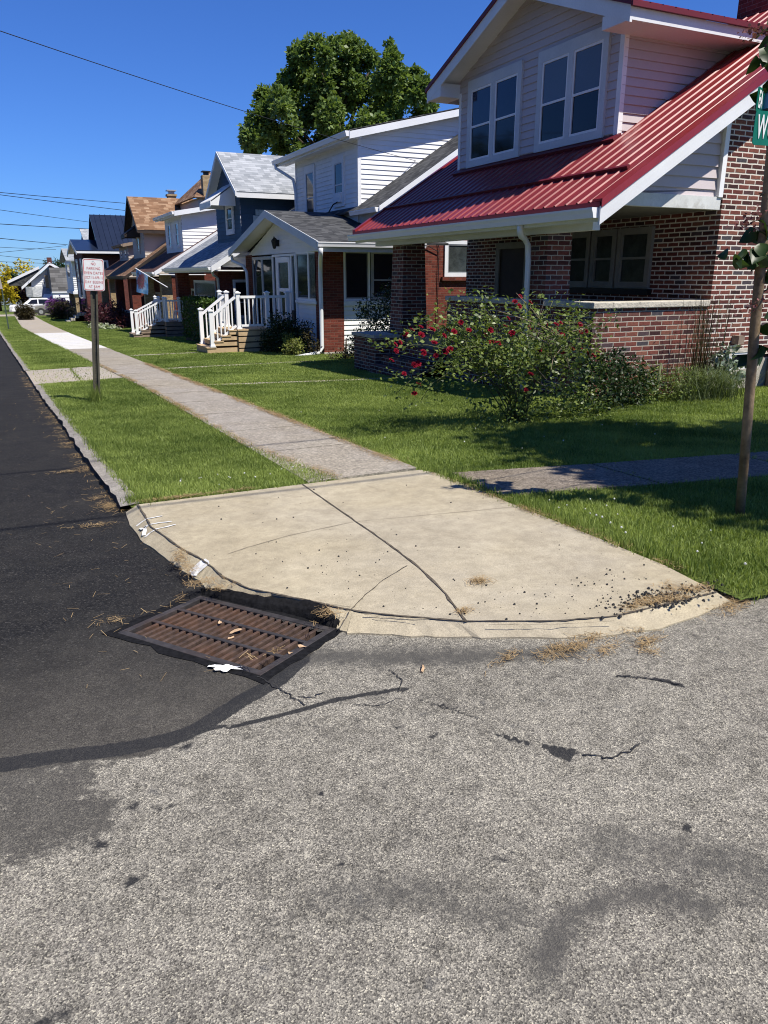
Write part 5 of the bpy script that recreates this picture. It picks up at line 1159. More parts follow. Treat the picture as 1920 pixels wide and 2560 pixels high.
# ------------------------------------------------------------------ plants
MAT['lf_tree'] = leafmat('broad_tree_leaves', (.05,.095,.024), (.235,.325,.09), .45, .42, .35)
MAT['lf_big'] = leafmat('large_dark_leaves', (.012,.030,.008), (.040,.080,.016), .4, .3, .35)
MAT['lf_seed'] = leafmat('reddish_seed_clusters', (.10,.035,.045), (.24,.10,.10), .7, .3, .2)
MAT['lf_rose'] = leafmat('rose_leaves', (.04,.085,.018), (.27,.33,.085), .4, .4, .4)
MAT['lf_dark'] = leafmat('dark_shrub_leaves', (.010,.024,.008), (.035,.065,.016), .45, .25, .3)
MAT['lf_vine'] = leafmat('glossy_vine_leaves', (.012,.030,.010), (.05,.085,.025), .3, .2, .5)
MAT['lf_lime'] = leafmat('yellow_green_leaves', (.12,.15,.03), (.30,.32,.09), .5, .3, .3)
MAT['lf_hedge'] = leafmat('clipped_hedge_leaves', (.025,.06,.010), (.10,.17,.025), .5, .3, .3)
MAT['lf_wine'] = leafmat('burgundy_leaves', (.030,.010,.014), (.105,.028,.036), .5, .25, .3)
MAT['lf_bronze'] = leafmat('bronze_green_leaves', (.030,.018,.012), (.075,.07,.022), .5, .25, .3)
MAT['lf_yellow'] = leafmat('golden_leaves', (.38,.28,.010), (.72,.60,.03), .5, .35, .3)
MAT['lf_maroon'] = leafmat('maroon_tree_leaves', (.016,.008,.010), (.055,.022,.024), .5, .25, .3)
MAT['lf_purple'] = leafmat('purple_blossom', (.14,.03,.22), (.34,.12,.46), .6, .3, .2)
MAT['lf_pale'] = leafmat('pale_woolly_leaves', (.12,.17,.12), (.28,.34,.27), .7, .2, .2)
MAT['lf_pale2'] = leafmat('dull_green_long_grass', (.035,.06,.018), (.16,.20,.085), .6, .3, .2)
MAT['lf_far'] = leafmat('distant_green_leaves', (.018,.04,.016), (.06,.10,.04), .6, .3, .2)
MAT['petal'] = M('deep_red_petals', (.16,.002,.012), .6, .35, 60, spec=.1)
MAT['stamen'] = M('yellow_stamens', (.55,.38,.05), .7, .1, 60)
MAT['hosta'] = leafmat('white_edged_leaves', (.10,.16,.05), (.62,.64,.48), .5, .25, .3)
def unit(v): return v/np.maximum(1e-9, np.linalg.norm(v, axis=1))[:, None]
def leaf_np(P, size, asp=.55, up=.4, droop=.0, out=None, face=.0):
    n = len(P); d = RNG.normal(0, 1, (n, 3)); d[:,2] = d[:,2]*.6 - droop
    if out is not None: d += out*.9
    d = unit(d); nn = RNG.normal(0, 1, (n, 3)); nn[:,2] = np.abs(nn[:,2]) + up
    if out is not None: nn += out*.6
    w = unit(np.cross(d, nn)); nn = np.cross(w, d); s = np.asarray(size)[:, None]
    tip = P + d*s; mid = P + d*s*.45; L = mid + w*s*asp*.5 + nn*s*.08; R = mid - w*s*asp*.5 + nn*s*.08
    V = np.stack([P, L, tip, R], 1).reshape(-1, 3); return V
def foliage(name, P, size, mat, parent=None, asp=.55, up=.4, droop=0, out=None, tint=None):
    n = len(P)
    if np.isscalar(size): size = size*RNG.uniform(.65, 1.3, n)
    V = leaf_np(P, size, asp, up, droop, out); F = np.arange(4*n).reshape(-1, 4)
    tint = np.clip(RNG.normal(.45, .22, n), 0, 1) if tint is None else tint
    return np_mesh(name, V, F, mat, parent, dict(tint=np.repeat(tint, 4)))
def clump_pts(clumps, n, power=.45, squash=1.0):
    tot = sum(c[3]**2 for c in clumps); P = []; O = []; T = []
    for (x, y, z, r) in clumps:
        k = max(8, int(n*r*r/tot)); d = unit(RNG.normal(0, 1, (k, 3)))*np.array([1,1,squash]); rad = r*RNG.random(k)**power
        rad *= 1 + .22*np.sin(5*d[:,0]+x)*np.cos(4*d[:,1]+y) + .15*np.sin(9*d[:,2]+z*3)
        P.append(np.array([x, y, z]) + d*rad[:, None]); O.append(d); T.append(np.full(k, RNG.uniform(-.12, .12)))
    return np.concatenate(P), np.concatenate(O), np.concatenate(T)
def plant(name, label, cat, base, clumps, n, size, mat, stems=None, asp=.55, power=.45, squash=1.0, part='foliage', stemmat='trunk', group=None, stem_part='stems', droop=0):
    t = thing(name, label, cat, base, group); P, O, T = clump_pts(clumps, n, power, squash)
    gz = np.array([zs(y) for y in P[:,1]]); P[:,2] = np.maximum(P[:,2], gz + .01)
    foliage(part, P, size, MAT[mat], t, asp, out=O, tint=np.clip(RNG.normal(.45, .2, len(P)) + T, 0, 1), droop=droop)
    m = MB()
    for pts, r0, r1 in (stems or [([base, (base[0]+.03, base[1], base[2]+.5)], .03, .015)]): m.tube(pts, r0, 7, r1)
    m.build(stem_part, MAT[stemmat], t, smooth=True); return t

# big tree behind the row
BIG = [(18.26,54.87,10.34,1.63),(17.59,56.12,8.98,1.25),(18.77,61.27,10.33,1.15),(21.27,59.37,14.21,1.41),(21.27,54.85,14.25,1.14),(23.97,57.06,15.27,1.43),(25.26,56.8,15.1,1.21),(25.55,53.08,13.34,1.51),(28.75,56.95,13.52,1.2),(27.41,51.28,11.95,.93),(28.66,52.97,11.1,.8),(21.51,58.07,12.55,1.6),(22.92,56.87,13.35,1.66),(25.07,57.15,12.96,1.61),(27.37,57.2,12.24,1.65),(21.36,62.51,13.35,1.23),(22.79,54.46,10.12,1.54),(22.1,58.17,10.11,1.63),(20.64,59.0,9.18,1.49),(26.9,52.65,10.4,1.26),(23.45,51.19,9.18,1.34),(19.08,62.45,9.54,.74),(18.43,57.2,11.62,.84),(20.85,57.27,14.74,.73),(29.17,59.17,16.3,.73),(29.27,55.41,13.79,.7),(24,59,9,1.8),(27,57,9,1.6),(21,55,7.6,1.5),(26,54,7.6,1.5)]
st = [([(23.5,57,zs(57)),(23.6,57,5),(23.8,57,10),(24,57,14)], .45, .12)]
for c in BIG[::2]: st.append(([(23.6,57,6.5+RNG.uniform(-1,3)),(c[0]*.6+23.6*.4, c[1]*.6+57*.4, c[2]-1.4),(c[0],c[1],c[2])], .16, .04))
sub = []
for (x, y, z, r) in BIG:
    for k in range(7):
        d = unit(RNG.normal(0, 1, (1, 3)))[0]; sub.append((x+d[0]*r*.75, y+d[1]*r*.75, z+d[2]*r*.7, r*RNG.uniform(.36, .56)))
plant('broadleaf_tree', 'big dark green broadleaf tree rising behind the roofs of the houses', 'tree', (23.5,57,zs(57)), sub, 72000, .30, 'lf_tree', st, .7, .6, part='crown', stem_part='trunk')

# foreground tree just outside the right edge, hanging over the corner lawn
def right_tree():
    base = (8.3, 2.3, zs(2.3)); t = thing('corner_tree', 'dark large leaved tree hanging into the right edge over the street sign', 'tree', base)
    cl = []
    for k in range(48):
        d = unit(RNG.normal(0, 1, (1, 3)))[0]; q = np.array([7.2, 1.35, 4.3]) + d*np.array([2.4, 1.8, 1.9])*RNG.random()**.35
        if q[0] < 1.45*q[1] + .5: q[0] = 1.45*q[1] + .5 + .3*RNG.random()
        q[0] = max(q[0], 4.6 + .32*(q[2]+1.5))
        cl.append((*q, RNG.uniform(.5, .8)))
    P, O, T = clump_pts(cl, 18000, .6)
    keep = P[:,0] > 1.40*P[:,1]; P = P[keep]; O = O[keep]
    Q = []
    for (x, y, z, n, r) in [(3.86,3.22,1.30,16,.07),(3.80,3.22,1.16,18,.07),(3.76,3.2,1.05,14,.05),(3.90,3.2,1.05,14,.06),(3.97,3.2,1.18,16,.08),(3.88,3.2,.60,7,.05),(3.86,3.2,.42,5,.03),(3.84,3.2,.22,16,.07),(3.78,3.2,.12,14,.06),(3.90,3.2,.06,16,.07),(3.97,3.2,.16,12,.07),(3.95,3.2,-.25,12,.06),(3.98,3.2,-.42,12,.06),(4.02,3.2,-.08,9,.06)]:
        n = int(n*.62); Q.append(np.array([x + .085, y, z]) + RNG.normal(0, 1, (n, 3))*r*.8)
    Q = np.concatenate(Q); Pa = np.concatenate([P, Q]); sz = np.concatenate([RNG.uniform(.10, .17, len(P)), RNG.uniform(.075, .13, len(Q))]); n = len(Pa)
    d = RNG.normal(0, 1, (n, 3)); d[:,2] = d[:,2]*.4 - .8; d = unit(d); w = unit(np.cross(d, RNG.normal(0, 1, (n, 3)) + np.array([0, -.8, .8]))); nn = np.cross(w, d); s_ = sz[:, None]
    rows = []
    for u, wd, sag in ((0,.04,0),(.22,.36,.03),(.48,.44,.02),(.75,.27,-.05),(1.0,.02,-.16)):
        c_ = Pa + d*s_*u + nn*s_*sag; rows += [c_ + w*s_*wd + nn*s_*wd*.35, c_, c_ - w*s_*wd + nn*s_*wd*.35]
    V = np.stack(rows, 1).reshape(-1, 3); i = np.arange(n)[:, None]*15
    F = np.concatenate([i + np.array([[3*k+j, 3*k+j+1, 3*k+j+4, 3*k+j+3]]) for k in range(4) for j in range(2)])
    np_mesh('crown', V, F, MAT['lf_big'], t, dict(tint=np.repeat(np.clip(RNG.normal(.45,.22,n),0,1), 15)), smooth=True)
    for (x, y, z, n, sx, sz_) in [(3.66,3.22,1.19,46,.05,.02),(3.74,3.24,1.22,30,.04,.02),(3.80,3.22,.28,60,.05,.03),(3.86,3.2,.33,40,.05,.03),(3.90,3.2,-.17,46,.05,.03)]:
        foliage('seed_cluster', np.array([x, y, z]) + RNG.normal(0, 1, (n, 3))*np.array([sx, .03, sz_]), .022, MAT['lf_seed'], t, .8)
    m = MB(); m.tube([base, (8.3,2.3,.5), (8.25,2.4,2.2), (8.2,2.6,5)], .14, 10, .05)
    for c in cl[:14]: m.tube([(8.25,2.4,1.8+RNG.random()*1.6), ((c[0]+8.25)/2, (c[1]+2.5)/2, c[2]+.1), c[:3]], .03, 5, .008)
    for tip in ((3.84,3.2,1.3),(3.86,3.2,.42),(3.98,3.2,-.1)): m.tube([(8.2,2.5,tip[2]+1.5),(6.5,2.8,tip[2]+1.2),(4.8,3.1,tip[2]+.4),tip], .014, 5, .004)
    m.build('trunk', MAT['trunk'], t, smooth=True)
right_tree()

# red rose bush on the lawn
def rose():
    b = Vector((5.12, 7.12, zs(7.12))); t = thing('rose_bush', 'sprawling rose bush with deep red blossoms on the lawn before the brick porch', 'bush', b)
    r = random.Random(5); canes = []; dry = []
    tips = [(3.52,7.05,-.72),(3.56,7.1,-1.18),(3.78,7.0,-1.25),(3.72,7.2,-.55),(3.95,7.3,-.45),(4.2,7.2,-.33),(4.35,7.4,-.20),(4.55,7.1,-.02),(4.75,7.3,-.24),(5.0,7.0,-.24),(5.3,7.2,-.10),(5.42,7.0,-.08),(5.52,7.3,-.3),(5.85,7.1,-.36),(6.1,7.2,-.34),(6.05,7.3,-.42),(6.0,7.1,-.62),(5.95,6.9,-.85),(5.75,6.7,-.8),(5.3,6.5,-.9),(4.8,6.5,-.8),(4.4,6.6,-.9),(4.1,6.8,-.75),(4.0,7.0,-1.1),(4.6,6.4,-1.15),(5.5,6.4,-1.2),(5.0,7.6,-.3),(4.5,7.7,-.45),(5.6,7.7,-.35),(4.15,7.0,-.25),(4.42,7.15,.06),(4.9,6.7,-.5),(5.2,6.6,-.55),(5.6,6.9,-.5)]
    m = MB(); leaves = []; fl = []
    for (x, y, z) in tips:
        z = z if z < -.45 else -.45 + (z+.45)*.5
        top = max(z, -.62) + .12; mid = Vector((b.x + (x-b.x)*.5, b.y + (y-b.y)*.5, top)) if z < -.5 else Vector((b.x + (x-b.x)*.45, b.y + (y-b.y)*.45, b.z + (z-b.z)*.68))
        p0 = b + Vector((r.uniform(-.12,.12), r.uniform(-.1,.1), 0)); pts = []
        for k in range(9):
            s = k/8; q = p0*(1-s)**2 + mid*2*s*(1-s) + Vector((x,y,z))*s*s; pts.append(q + Vector((r.gauss(0,.015), r.gauss(0,.015), 0)))
        m.tube(pts, .008, 5, .003); canes.append(pts)
        for k in range(3, 9):
            for _ in range(15):
                q = pts[k] + Vector((r.gauss(0,.085), r.gauss(0,.085), r.gauss(0,.075))); leaves.append(tuple(q))
        for k in (4,5,6,7):
            if r.random() < .75:
                e = pts[k] + Vector((r.gauss(0,.15), r.gauss(0,.18), r.uniform(-.12,.10))); m.tube([pts[k], (pts[k]+e)/2 + Vector((0,0,.05)), e], .004, 4, .002)
                for _ in range(24): leaves.append(tuple(e + Vector((r.gauss(0,.075), r.gauss(0,.075), r.gauss(0,.065)))))
    m.build('canes', MAT['cane'], t, smooth=True)
    # low dense growth
    for _ in range(700): leaves.append((r.gauss(5.05,.30), r.gauss(7.05,.2), zs(7)+.05+abs(r.gauss(0,.28))))
    for _ in range(420): leaves.append((r.gauss(5.85,.22), r.gauss(7.1,.2), zs(7)+.25+abs(r.gauss(0,.35))))
    P = np.array(leaves); P = P[P[:,0] < 6.12 + RNG.normal(0,.06,len(P))]; foliage('foliage', P, .052, MAT['lf_rose'], t, .62, .5, .1)
    m = MB()
    for a, c in (((5.35,6.75,-.62),(4.55,6.75,-.35)),((5.3,6.7,-.72),(4.7,6.6,-.55)),((5.35,6.7,-.75),(5.15,6.6,-.98)),((4.25,6.7,-1.05),(4.45,6.65,-.95)),((5.5,6.8,-.6),(5.85,6.7,-.45)),((5.25,7,-.45),(4.9,6.95,-.18))):
        m.tube([a, tuple((np.array(a)+np.array(c))/2 + RNG.normal(0,.03,3)), c], .006, 5, .003)
    for _ in range(70):
        p = np.array([r.gauss(5.35,.22), r.gauss(6.85,.15), r.gauss(-.72,.16)]); m.tube([tuple(p), tuple(p + RNG.normal(0,.12,3))], .0025, 4, .0015)
    m.build('dry_canes', MAT['twig'], t)
    # one blossom shape shared by all
    m = MB(); rr = random.Random(2)
    for ringi, (nr, R0, tilt) in enumerate(((6,.030,.35),(5,.022,.75),(4,.013,1.15))):
        for k in range(nr):
            a = 6.283*k/nr + ringi*.5 + rr.uniform(-.15,.15); ca, sa = math.cos(a), math.sin(a); c, s = math.cos(tilt), math.sin(tilt); L_ = R0*1.25; w = R0*.85
            def q(u, v, h): return ((u*c)*ca - v*sa, (u*c)*sa + v*ca, u*s + h)
            m.add([q(.002,0,0), q(L_*.5,-w*.6,.004), q(L_*.95,-w*.45,.0), q(L_*1.08,0,-.004), q(L_*.95,w*.45,.0), q(L_*.5,w*.6,.004)], [(0,1,2,3),(0,3,4,5)])
    me0 = None
    spots = [(1052,818),(1053,838),(1030,826),(1015,838),(1000,856),(988,862),(990,878),(978,902),(1080,825),(1058,880),(1060,884),(1035,913),(1045,910),(1090,890),(1113,880),(1125,874),(1085,858),(1118,827),(1135,830),(1110,840),(1172,826),(1152,807),(1226,826),(1214,838),(1228,855),(1246,858),(1262,816),(1280,834),(1300,742),(1287,755),(1325,757),(1298,766),(1270,797),(1322,818),(1312,870),(1371,816),(1390,812),(1400,808),(1450,812),(1452,831),(1465,828),(1405,838),(1388,826),(1406,882),(1430,873),(1450,870),(1468,884),(1482,889),(1312,940),(1326,936),(1314,976),(1036,985),(1047,962),(1010,935),(1347,874)]
    RM = np.array([[.9010357,-.433745,0],[.1290278,.2680345,.95473],[.4141093,.8602458,-.2974738]])
    ROSES = []
    for (px, py) in spots:
        d = (px-960)/1900*RM[0] - (py-1280)/1900*RM[1] + RM[2]; yy = 6.85 + r.gauss(0,.12); p = d*yy/d[1]; ROSES.append(p)
    for i, p in enumerate(ROSES):
        if me0 is None:
            o = m.build('blossom', MAT['petal'], t); me0 = o.data; off = WL[t]
            for v in me0.vertices: v.co += off       # centre the shared mesh on its own origin
            s_ = MB(); s_.lathe((0,0,.006), [(.004,-.004),(.008,.002),(.003,.006)], 6); 
        else:
            o = bpy.data.objects.new('blossom', me0); COL.objects.link(o); o.parent = t; WL[o] = WL[t]
        o.location = Vector(p) - WL[t]; k = r.uniform(.75,1.1); o.scale = (k,k,k); o.rotation_euler = (r.uniform(.35,1.15), r.uniform(-.5,.5), r.uniform(-.7,.9))
    return t
rose()

# beds along house 1
gz = zs(7.6)
plant('dark_shrub', 'low dark leafy shrub between the rose bush and the sunlit porch wall', 'bush', (6.75,7.45,gz), [(6.35,7.3,gz+.25,.34),(6.75,7.5,gz+.3,.38),(7.15,7.55,gz+.28,.34),(7.5,7.7,gz+.22,.28),(6.6,7.6,gz+.55,.22),(7.1,7.8,gz+.5,.24)], 5200, .05, 'lf_dark', part='foliage')
def tuft(name, label, cat, base, n, h, spread, mat, w=.008, curve=.6, group=None, fan=1.0):
    t = thing(name, label, cat, base, group); x, y, z = base; V = []; F = []; T = []
    for k in range(n):
        a = RNG.uniform(0, 6.283); rr = spread*RNG.random(); hh = h*RNG.uniform(.5, 1.1); L_ = hh*curve*RNG.uniform(.3, 1.2); px, py = x+RNG.normal(0,spread*.5), y+RNG.normal(0,spread*.25)
        dx, dy = math.cos(a)*L_, math.sin(a)*L_*fan; wx, wy = -math.sin(a)*w/2, math.cos(a)*w/2; i = len(V); tt = RNG.random()
        for s, zz in ((0,0),(.25,.55),(.6,.9),(1,.8 if curve > .5 else 1)):
            ww = 1 - s*.9; V += [(px+dx*s-wx*ww, py+dy*s-wy*ww, z+hh*zz), (px+dx*s+wx*ww, py+dy*s+wy*ww, z+hh*zz)]; T += [tt, tt]
        for q in range(3): F.append((i+2*q, i+2*q+1, i+2*q+3, i+2*q+2))
    np_mesh('blades', V, F, MAT[mat], t, dict(tint=T)); return t
tuft('ornamental_grass', 'arching clump of long green grass under the basement window', 'plant', (8.55,7.55,gz), 620, .46, .62, 'lf_pale2', .009, 1.25)
tuft('weed_clump', 'tall thin brownish weeds standing against the porch wall and house corner', 'plant', (8.75,7.85,gz), 110, 1.35, .30, 'lf_bronze', .010, .16)
t = [o for o in bpy.data.objects if o.name.startswith('weed_clump')][0]
P = np.stack([RNG.normal(8.75,.22,520), RNG.normal(7.85,.07,520), gz + .25 + 1.0*RNG.random(520)], 1); foliage('leaves', P, .035, MAT['lf_bronze'], t, .3)
plant('pale_leaf_plant', 'pale gray green leafy plant between tall weeds and the vent pipe', 'plant', (9.0,7.75,gz), [(8.9,7.8,gz+.3,.16),(9.1,7.8,gz+.42,.18),(9.25,7.75,gz+.25,.18),(9.05,7.7,gz+.6,.12)], 420, .085, 'lf_pale', stemmat='cane')
plant('bed_weeds', 'low mixed green weeds covering the bed below the sunlit porch wall', 'plant', (7.8,7.7,gz), [(7.5,7.6,gz+.12,.25),(8.0,7.6,gz+.15,.28),(8.4,7.7,gz+.2,.25),(7.9,7.9,gz+.3,.2),(5.75,7.1,gz+.12,.3),(6.1,7.0,gz+.1,.25)], 3000, .04, 'lf_rose', stemmat='cane')
g15 = zs(15.6)
plant('vine_shrub', 'tall loose dark shrub with glossy leaves beside the far brick pier', 'bush', (7.35,15.9,g15), [(7.3,15.8,g15+.4,.3),(7.2,16.0,g15+.55,.3),(7.4,15.7,g15+.9,.36),(7.5,15.5,g15+1.25,.36),(7.25,16.0,g15+1.15,.3),(7.55,15.4,g15+1.55,.26),(7.1,16.3,g15+.35,.25),(7.7,15.3,g15+.8,.4),(7.75,15.2,g15+1.3,.35)], 3400, .07, 'lf_vine', [([(7.35,15.9,g15-.05),(7.4,15.8,g15+.8),(7.5,15.6,g15+1.5)], .02, .008), ([(7.35,15.9,g15-.05),(7.2,16.2,g15+.8)], .015, .006)], .5, .6)
plant('rust_leaf_plant', 'small rust and green plant at the foot of the white siding', 'plant', (7.5,17.8,zs(17.8)), [(7.4,17.6,zs(17.8)+.1,.2),(7.7,18.0,zs(17.8)+.1,.2),(7.2,17.9,zs(17.8)+.06,.15)], 500, .06, 'lf_bronze')
g21 = zs(21)
plant('front_shrub', 'dense dark green shrub between the lumber deck and the white porch wall', 'bush', (7.1,21.2,g21), [(7.0,21.6,g21+.4,.5),(7.1,21.0,g21+.45,.5),(6.9,22.0,g21+.3,.4),(7.2,20.6,g21+.4,.42),(7.05,21.4,g21+.8,.35),(7.2,20.2,g21+.3,.35)], 6000, .07, 'lf_dark', part='foliage')
plant('lime_shrub', 'small yellow green shrub in front of the dark one by the downspout', 'bush', (6.85,20.0,g21), [(6.8,20.0,g21+.22,.24),(6.9,19.7,g21+.3,.2),(6.85,20.2,g21+.45,.16)], 1100, .06, 'lf_lime', part='foliage')
plant('red_leaf_shrub', 'small reddish shrub against the white porch wall', 'bush', (7.35,20.1,g21), [(7.35,20.1,g21+.75,.2),(7.3,19.9,g21+.55,.2),(7.35,19.6,g21+.25,.2)], 700, .055, 'lf_bronze', [([(7.35,20.0,g21),(7.35,20.0,g21+.8)], .02, .01)])
# clipped hedge in front of the blue house
h = thing('clipped_hedge', 'square clipped green hedge between the two railed decks', 'hedge', (6.75,29.3,zs(29)))
n = 9000; q = np.stack([RNG.uniform(6.3,7.2,n), RNG.uniform(27.2,31.6,n), RNG.uniform(zs(29)+.05,-.86,n)], 1); s_ = RNG.integers(0, 4, n)
q[s_==0,1] = 27.2 + RNG.normal(0,.03,(s_==0).sum()); q[s_==1,0] = 6.3 + RNG.normal(0,.03,(s_==1).sum()); q[s_==2,2] = -.86 + RNG.normal(0,.03,(s_==2).sum())
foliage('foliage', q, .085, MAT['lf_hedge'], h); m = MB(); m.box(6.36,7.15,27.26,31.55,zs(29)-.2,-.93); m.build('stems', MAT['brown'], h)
# burgundy barberry hedge, hostas, round bushes, purple rhododendron
cl = []
for k in range(26): y = RNG.uniform(48.5, 66.5); cl.append((6.0+.35*math.sin(y)+RNG.normal(0,.25), y, zs(y)+RNG.uniform(.35,1.05), RNG.uniform(.55,.8)))
plant('barberry_hedge', 'wide burgundy barberry hedge behind the parking sign post', 'hedge', (6.0,57,zs(57)), cl, 9500, .14, 'lf_wine')
plant('hosta_bed', 'white edged hostas at the foot of the burgundy hedge', 'plant', (5.1,52,zs(52)), [(5.0+.2*k, 53.5-1.0*k, zs(52)+.1, .38) for k in range(5)], 420, .22, 'hosta', squash=.5)
plant('round_bush', 'clipped round bronze green bush nearest the far sidewalk', 'bush', (1.63,83,zs(83)), [(1.63,83,zs(83)+.75,.80),(1.4,82.8,zs(83)+.55,.6),(1.88,82.8,zs(83)+.55,.6)], 3800, .15, 'lf_bronze', power=.25)
plant('round_bush', 'clipped round brown bush beside the front steps and purple rhododendron', 'bush', (4.9,83,zs(83)), [(4.9,83,zs(83)+.85,.92),(4.5,82.9,zs(83)+.6,.75),(5.35,82.9,zs(83)+.6,.75)], 3800, .15, 'lf_bronze', power=.25)
rb = thing('rhododendron', 'purple flowering rhododendron between the white truck and a round bush', 'bush', (5.1,91,zs(91)))
cl = [(4.6,91,zs(90)+1.1,.7),(5.1,91,zs(90)+.95,.75),(5.65,91,zs(90)+1.1,.65),(4.55,91.3,zs(90)+1.5,.45),(5.35,91,zs(90)+1.5,.5)]; P, O, T = clump_pts(cl, 2200, .3); foliage('foliage', P, .16, MAT['lf_dark'], rb, out=O); P, O, T = clump_pts([(a, b-.15, c+.05, d*1.04) for a, b, c, d in cl], 1500, .08); foliage('blossoms', P, .17, MAT['lf_purple'], rb, .8, out=O)
m = MB(); m.tube([(5.1,91,zs(90)),(5.1,91,zs(90)+1)], .06, 6, .03); m.build('stems', MAT['trunk'], rb)
# far trees
def far_tree(label, x, y, r, hz, mat, n, size, sq=1.0, name='leafy_tree'):
    b = (x, y, zs(y)); cl = [(x+RNG.normal(0,r*.42), y+RNG.normal(0,r*.4), hz+RNG.normal(0,r*.42*sq), r*RNG.uniform(.35,.55)) for _ in range(16)]
    return plant(name, label, 'tree', b, cl, n, size, mat, [([b, (x,y,hz), (x+.1,y,hz+r*.6)], r*.08, r*.02)], .7, .5, part='crown', stem_part='trunk')
far_tree('bright golden yellow leaved tree at the left edge far down the street', -.7, 131, 2.9, -2.3, 'lf_yellow', 4200, .34)
far_tree('dark maroon leaved tree between the yellow tree and the white gabled house', 2.6, 136, 2.5, -2.6, 'lf_maroon', 4200, .34)
far_tree('green conical tree rising behind the yellow and maroon trees', 1.6, 172, 2.2, -1.0, 'lf_far', 2600, .42, 1.25)
far_tree('small dark tree between the far white gable and the boxed white upper storey', 8.7, 141, 1.3, 1.0, 'lf_far', 1500, .3, 1.2)
P = []
for k in range(90): 
    x = RNG.uniform(-70, 60); y = RNG.uniform(215, 260); r = RNG.uniform(1.5, 3.2); c = np.array([x, y, zs(y) + RNG.uniform(1.5, 4.2)]); d = unit(RNG.normal(0,1,(160,3))); P.append(c + d*r*RNG.random((160,1))**.4)
P = np.concatenate(P); tag(foliage('far_trees', P, .8, MAT['lf_far'], None, .8), kind='stuff')
# unseen trees added across the street to block sky fill and darken reflections
P = []
for k in range(260):
    y = RNG.uniform(-25, 120); x = RNG.uniform(-20, -13); r = RNG.uniform(1.4, 2.4); c = np.array([x, y, zs(y) + RNG.uniform(1.0, 12.0)]); d = unit(RNG.normal(0,1,(150,3))); P.append(c + d*r*RNG.random((150,1))**.4)
P = np.concatenate(P); st_ = tag(foliage('sky_blocker_trees', P, .6, MAT['lf_far'], None, .8), kind='stuff')
m = MB()
for k in range(16): m.tube([(-16.5, -22+9*k, zs(-22+9*k)-.2), (-16.4, -21.8+9*k, zs(-22+9*k)+6)], .22, 8, .1)
m.build('trunks', MAT['trunk'], st_)

# ------------------------------------------------------------------ garden flag, chair, wreath
fl = thing('garden_flag', 'light blue flower flag hanging from a slanted pole on the porch', 'flag', (6.3,39.4,-.1))
m = MB(); m.tube([(7.1,38.6,-.55),(6.0,40.6,.33)], .022, 6); m.build('flagpole', MAT['white'], fl)
t = NT('flower_flag_cloth'); n1 = t.vor(7.0, out='Distance'); n2 = t.noise(4.0, detail=4); c = t.ramp(n2, [(.3,(.10,.30,.55)),(.5,(.25,.52,.78)),(.7,(.55,.72,.85))])
g = t.n('ShaderNodeVectorMath', operation='DISTANCE'); t.l(t.pos(), g.inputs[0]); g.inputs[1].default_value = (6.12,40.2,-.25); blob = t.math('ADD', g.outputs['Value'], t.math('MULTIPLY', t.math('SUBTRACT', t.noise(9), .5), .5))
c = t.mix(t.ramp(blob, [(.30,1.0),(.42,0.0)]), c, t.ramp(t.noise(14), [(.35,(.30,.05,.07)),(.5,(.50,.16,.16)),(.65,(.06,.16,.08))])); t.color(c); t.set(.7)
m = MB(); top0 = Vector((6.02,40.55,.30)); top1 = Vector((6.42,39.75,-.03)); V = []
for j in range(9):
    for i in range(7):
        s = i/6; u = j/8; p = top0.lerp(top1, s) + Vector((-.08*u+.04*math.sin(6*s+3*u)*u, .06*math.sin(5*s+2*u)*u, -1.08*u*(1-.18*s))); V.append(p)
m.add(V, [(7*j+i, 7*j+i+1, 7*j+i+8, 7*j+i+7) for j in range(8) for i in range(6)]); m.build('cloth', t.m, fl, smooth=True)
wt = thing('wreath', 'dried flower wreath hung on the railing of the weathered deck', 'wreath', (6.38,36.7,-1.35))
P = np.stack([6.30+RNG.normal(0,.03,160), 36.9+RNG.normal(0,.18,160), -1.32+RNG.normal(0,.07,160)], 1); foliage('leaves', P, .09, MAT['lf_bronze'], wt); m = MB(); m.lathe((6.3,36.9,-1.32), [(.16,-.02),(.18,0),(.16,.02),(.14,0)], 12, 'x'); m.build('ring', MAT['twig'], wt)
ch = thing('patio_chair', 'small white chair on the weathered deck behind the railing', 'chair', (7.1,36.2,-1.98))
m = MB(); m.box(6.9,7.35,36.0,36.45,-1.58,-1.54); m.build('seat', MAT['white'], ch); m = MB(); m.box(7.3,7.35,36.0,36.45,-1.54,-1.12); m.build('backrest', MAT['white'], ch)
for x, y in ((6.92,36.02),(7.32,36.02),(6.92,36.42),(7.32,36.42)): m = MB(); m.box(x-.02,x+.02,y-.02,y+.02,-1.98,-1.58); m.build('leg', MAT['white'], ch)

